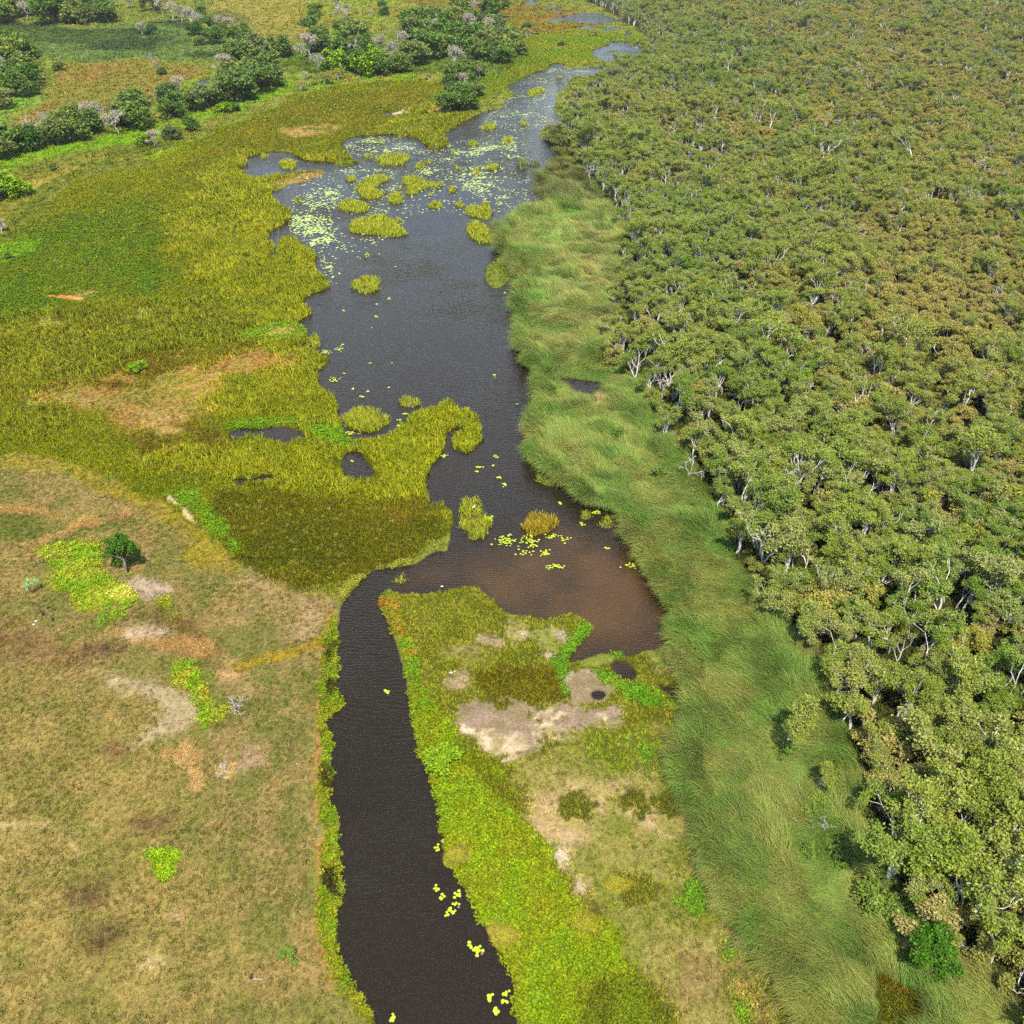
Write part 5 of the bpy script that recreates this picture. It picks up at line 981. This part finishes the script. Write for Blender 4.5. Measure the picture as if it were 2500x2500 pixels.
for i, (x, y, n, rx, ry, lb) in enumerate([(405,360,46,70,42,'dense left half of the pad raft below the rust-tipped island'),(590,365,46,80,40,'dense right half of the pad raft below the rust-tipped island'),(690,448,16,34,24,'pad cluster trailing lowest from the raft'),(740,325,16,60,22,'pads hugging the underside of the rust-tipped island'),(840,350,10,30,28,'pads right of the rust-tipped island'),(755,545,26,80,24,'dull sunken pads in the brown bay'),(800,85,9,16,16,'lily above the bay near the sedge shore'),
   (1130,415,7,18,12,'lily alone in the brown bay'),(960,235,8,22,10,'pads below the small shore tuft'),(1060,150,14,32,18,'yellow pads between the shore tufts'),(1225,140,14,28,16,'yellow pads against the sedge shore'),(550,440,14,60,24,'sparse pads below the raft'),(1290,540,16,60,16,'drifted pads by the pale shore patch')]): cl(Zb, x, y, n, rx, ry, lb, 60+i)
# the great far rafts: beyond counting
RAFT = [(ZZ(*Z8,(20,560),(150,440),(400,420),(420,520),(320,640),(420,740),(300,830),(250,960),(420,1040),(250,1090),(180,950),(100,800),(0,700)), 0.95), (ZZ(*Z8,(370,150),(560,90),(760,90),(900,150),(830,250),(700,210),(560,250),(430,240)), 0.85),
 (ZZ(*Z8,(850,300),(1000,220),(1180,180),(1300,130),(1550,80),(1560,200),(1400,180),(1200,230),(1050,300),(1000,400),(900,400)), 0.8), (ZZ(*Z8,(900,400),(1100,300),(1300,320),(1640,370),(1500,420),(1300,440),(1100,430),(1000,500),(870,520)), 0.55), (ZZ(*Z8,(420,640),(620,560),(790,580),(640,640),(560,660)), 0.8),
 (ZZ(*Z8,(1150,640),(1220,650),(1200,690),(1150,690)), 0.7), (ZZ(*Z8,(1380,660),(1480,640),(1420,720)), 0.7), (ZZ(*Z8,(0,400),(400,300),(900,160),(1600,40),(1700,400),(1600,640),(900,620),(560,900),(200,1100),(0,700)), 0.42), (ZZ(*Z2,(900,600),(1100,440),(1300,340),(1500,370),(1350,480),(1280,700),(900,700)), 0.4),
 (ZZ(*Z8,(440,840),(700,840),(740,900),(560,900)), 0.15), (ZZ(*Z4,(640,60),(780,40),(850,180),(720,260)), 0.8), (ZZ(*Z4,(560,0),(1300,0),(1250,900),(700,900),(640,300)), 0.012), (ZZ(*Z5,(60,480),(280,600),(200,660),(100,640)), 0.3)]
bx, by = [], []
for P, dn in RAFT:
    W = world(P); lo, hi = W.min(0), W.max(0); n = int(np.prod(hi-lo)*2.2)
    x = rng.uniform(lo[0], hi[0], n); y = rng.uniform(lo[1], hi[1], n)
    g = 0.5+0.5*(0.6*fbm(x, y, 14, 3, 50)+0.6*fbm(x, y, 3.5, 3, 51))
    edge = np.clip(sdf(W, x, y, 8)/4, 0, 1)
    k = (edge*(0.85*smoothstep(0.70-0.28*dn, 1.0-0.28*dn, g)*min(0.95, dn*1.2)+0.10*dn) > rng.random(n)) & (water_sd(x, y) > 0.4); bx.append(x[k]); by.append(y[k])
bx, by = np.concatenate(bx), np.concatenate(by); n = len(bx)
pv = np.array(pad_mesh(7)[0]); pf = np.array(pad_mesh(7)[1]); sc_ = rng.uniform(0.18, 0.46, n); an = rng.uniform(0, 6.28, n)
V = np.empty((n, len(pv), 3)); V[:, :, 0] = bx[:, None]+sc_[:, None]*(pv[None, :, 0]*np.cos(an)[:, None]-pv[None, :, 1]*np.sin(an)[:, None])
V[:, :, 1] = by[:, None]+sc_[:, None]*(pv[None, :, 0]*np.sin(an)[:, None]+pv[None, :, 1]*np.cos(an)[:, None]); V[:, :, 2] = pv[None, :, 2]+rng.uniform(0.02, 0.10, n)[:, None]
Fp = (pf[None]+(np.arange(n)*len(pv))[:, None, None]).reshape(-1, 3)
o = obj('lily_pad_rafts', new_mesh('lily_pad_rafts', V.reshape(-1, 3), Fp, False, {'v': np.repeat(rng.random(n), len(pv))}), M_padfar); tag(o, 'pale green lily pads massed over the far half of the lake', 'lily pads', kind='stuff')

# ------------------------------------------------------------------ egrets
M_egret = plain_material('white_plumage', (238, 238, 234), None, rough=0.7); M_beak = plain_material('yellow_beak', (214, 170, 50)); M_leg = plain_material('dark_leg', (40, 38, 34))
def egret(px, py, rz, z, label):
    q = at(px, py, z); o = empty('egret', (q[0], q[1], z), rz); mb = MB()
    mb.tube([(-0.34, 0, 0.46), (-0.22, 0, 0.52), (0, 0, 0.6), (0.16, 0, 0.66), (0.24, 0, 0.76), (0.2, 0, 0.9), (0.25, 0, 1.02), (0.33, 0, 1.05), (0.38, 0, 1.04)], [0.02, 0.1, 0.15, 0.12, 0.06, 0.04, 0.04, 0.05, 0.025], 8)
    obj('body', mb.mesh('egret_body'), M_egret, o); mb = MB(); mb.tube([(0.37, 0, 1.04), (0.52, 0, 1.02)], [0.02, 0.004], 5); obj('beak', mb.mesh('egret_beak'), M_beak, o)
    for s in (-0.05, 0.05):
        mb = MB(); mb.tube([(0, s, 0.5), (-0.03, s, 0.25), (0.0, s, 0.0), (0.09, s, 0.0)], [0.018, 0.012, 0.012, 0.008], 5); obj('leg', mb.mesh('egret_leg'), M_leg, o)
    tag(o, label, 'bird', 'white egrets by the lake')
egret(1157, 1243, 0.6, 0.9, 'white egret perched on the tall bent reed island'); egret(731, 437, 2.0, 0.2, 'left of two white egrets on the tan spit'); egret(750, 439, 0.3, 0.2, 'right of two white egrets on the tan spit'); egret(1064, 357, 1.0, 0.2, 'white egret on the green marsh point')

# ------------------------------------------------------------------ the air: thin even haze out to the far meadows
hz = bpy.data.materials.new('thin_haze'); hz.use_nodes = True; hz.node_tree.nodes.clear()
ho = hz.node_tree.nodes.new('ShaderNodeOutputMaterial'); hv = hz.node_tree.nodes.new('ShaderNodeVolumePrincipled')
hv.inputs['Color'].default_value = (0.86, 0.92, 1.0, 1); hv.inputs['Density'].default_value = 0.00004; hv.inputs['Anisotropy'].default_value = 0.0
hz.node_tree.links.new(hv.outputs[0], ho.inputs['Volume'])
bx0 = [(x, y, z) for z in (-3.0, 135.0) for y in (-4500, 9500) for x in (-9000, 9000)]
haze = obj('haze', new_mesh('haze', bx0, [(0, 2, 3, 1), (4, 5, 7, 6), (0, 1, 5, 4), (2, 6, 7, 3), (0, 4, 6, 2), (1, 3, 7, 5)]), hz); tag(haze, 'thin pale haze over the wetland', 'haze', kind='stuff')
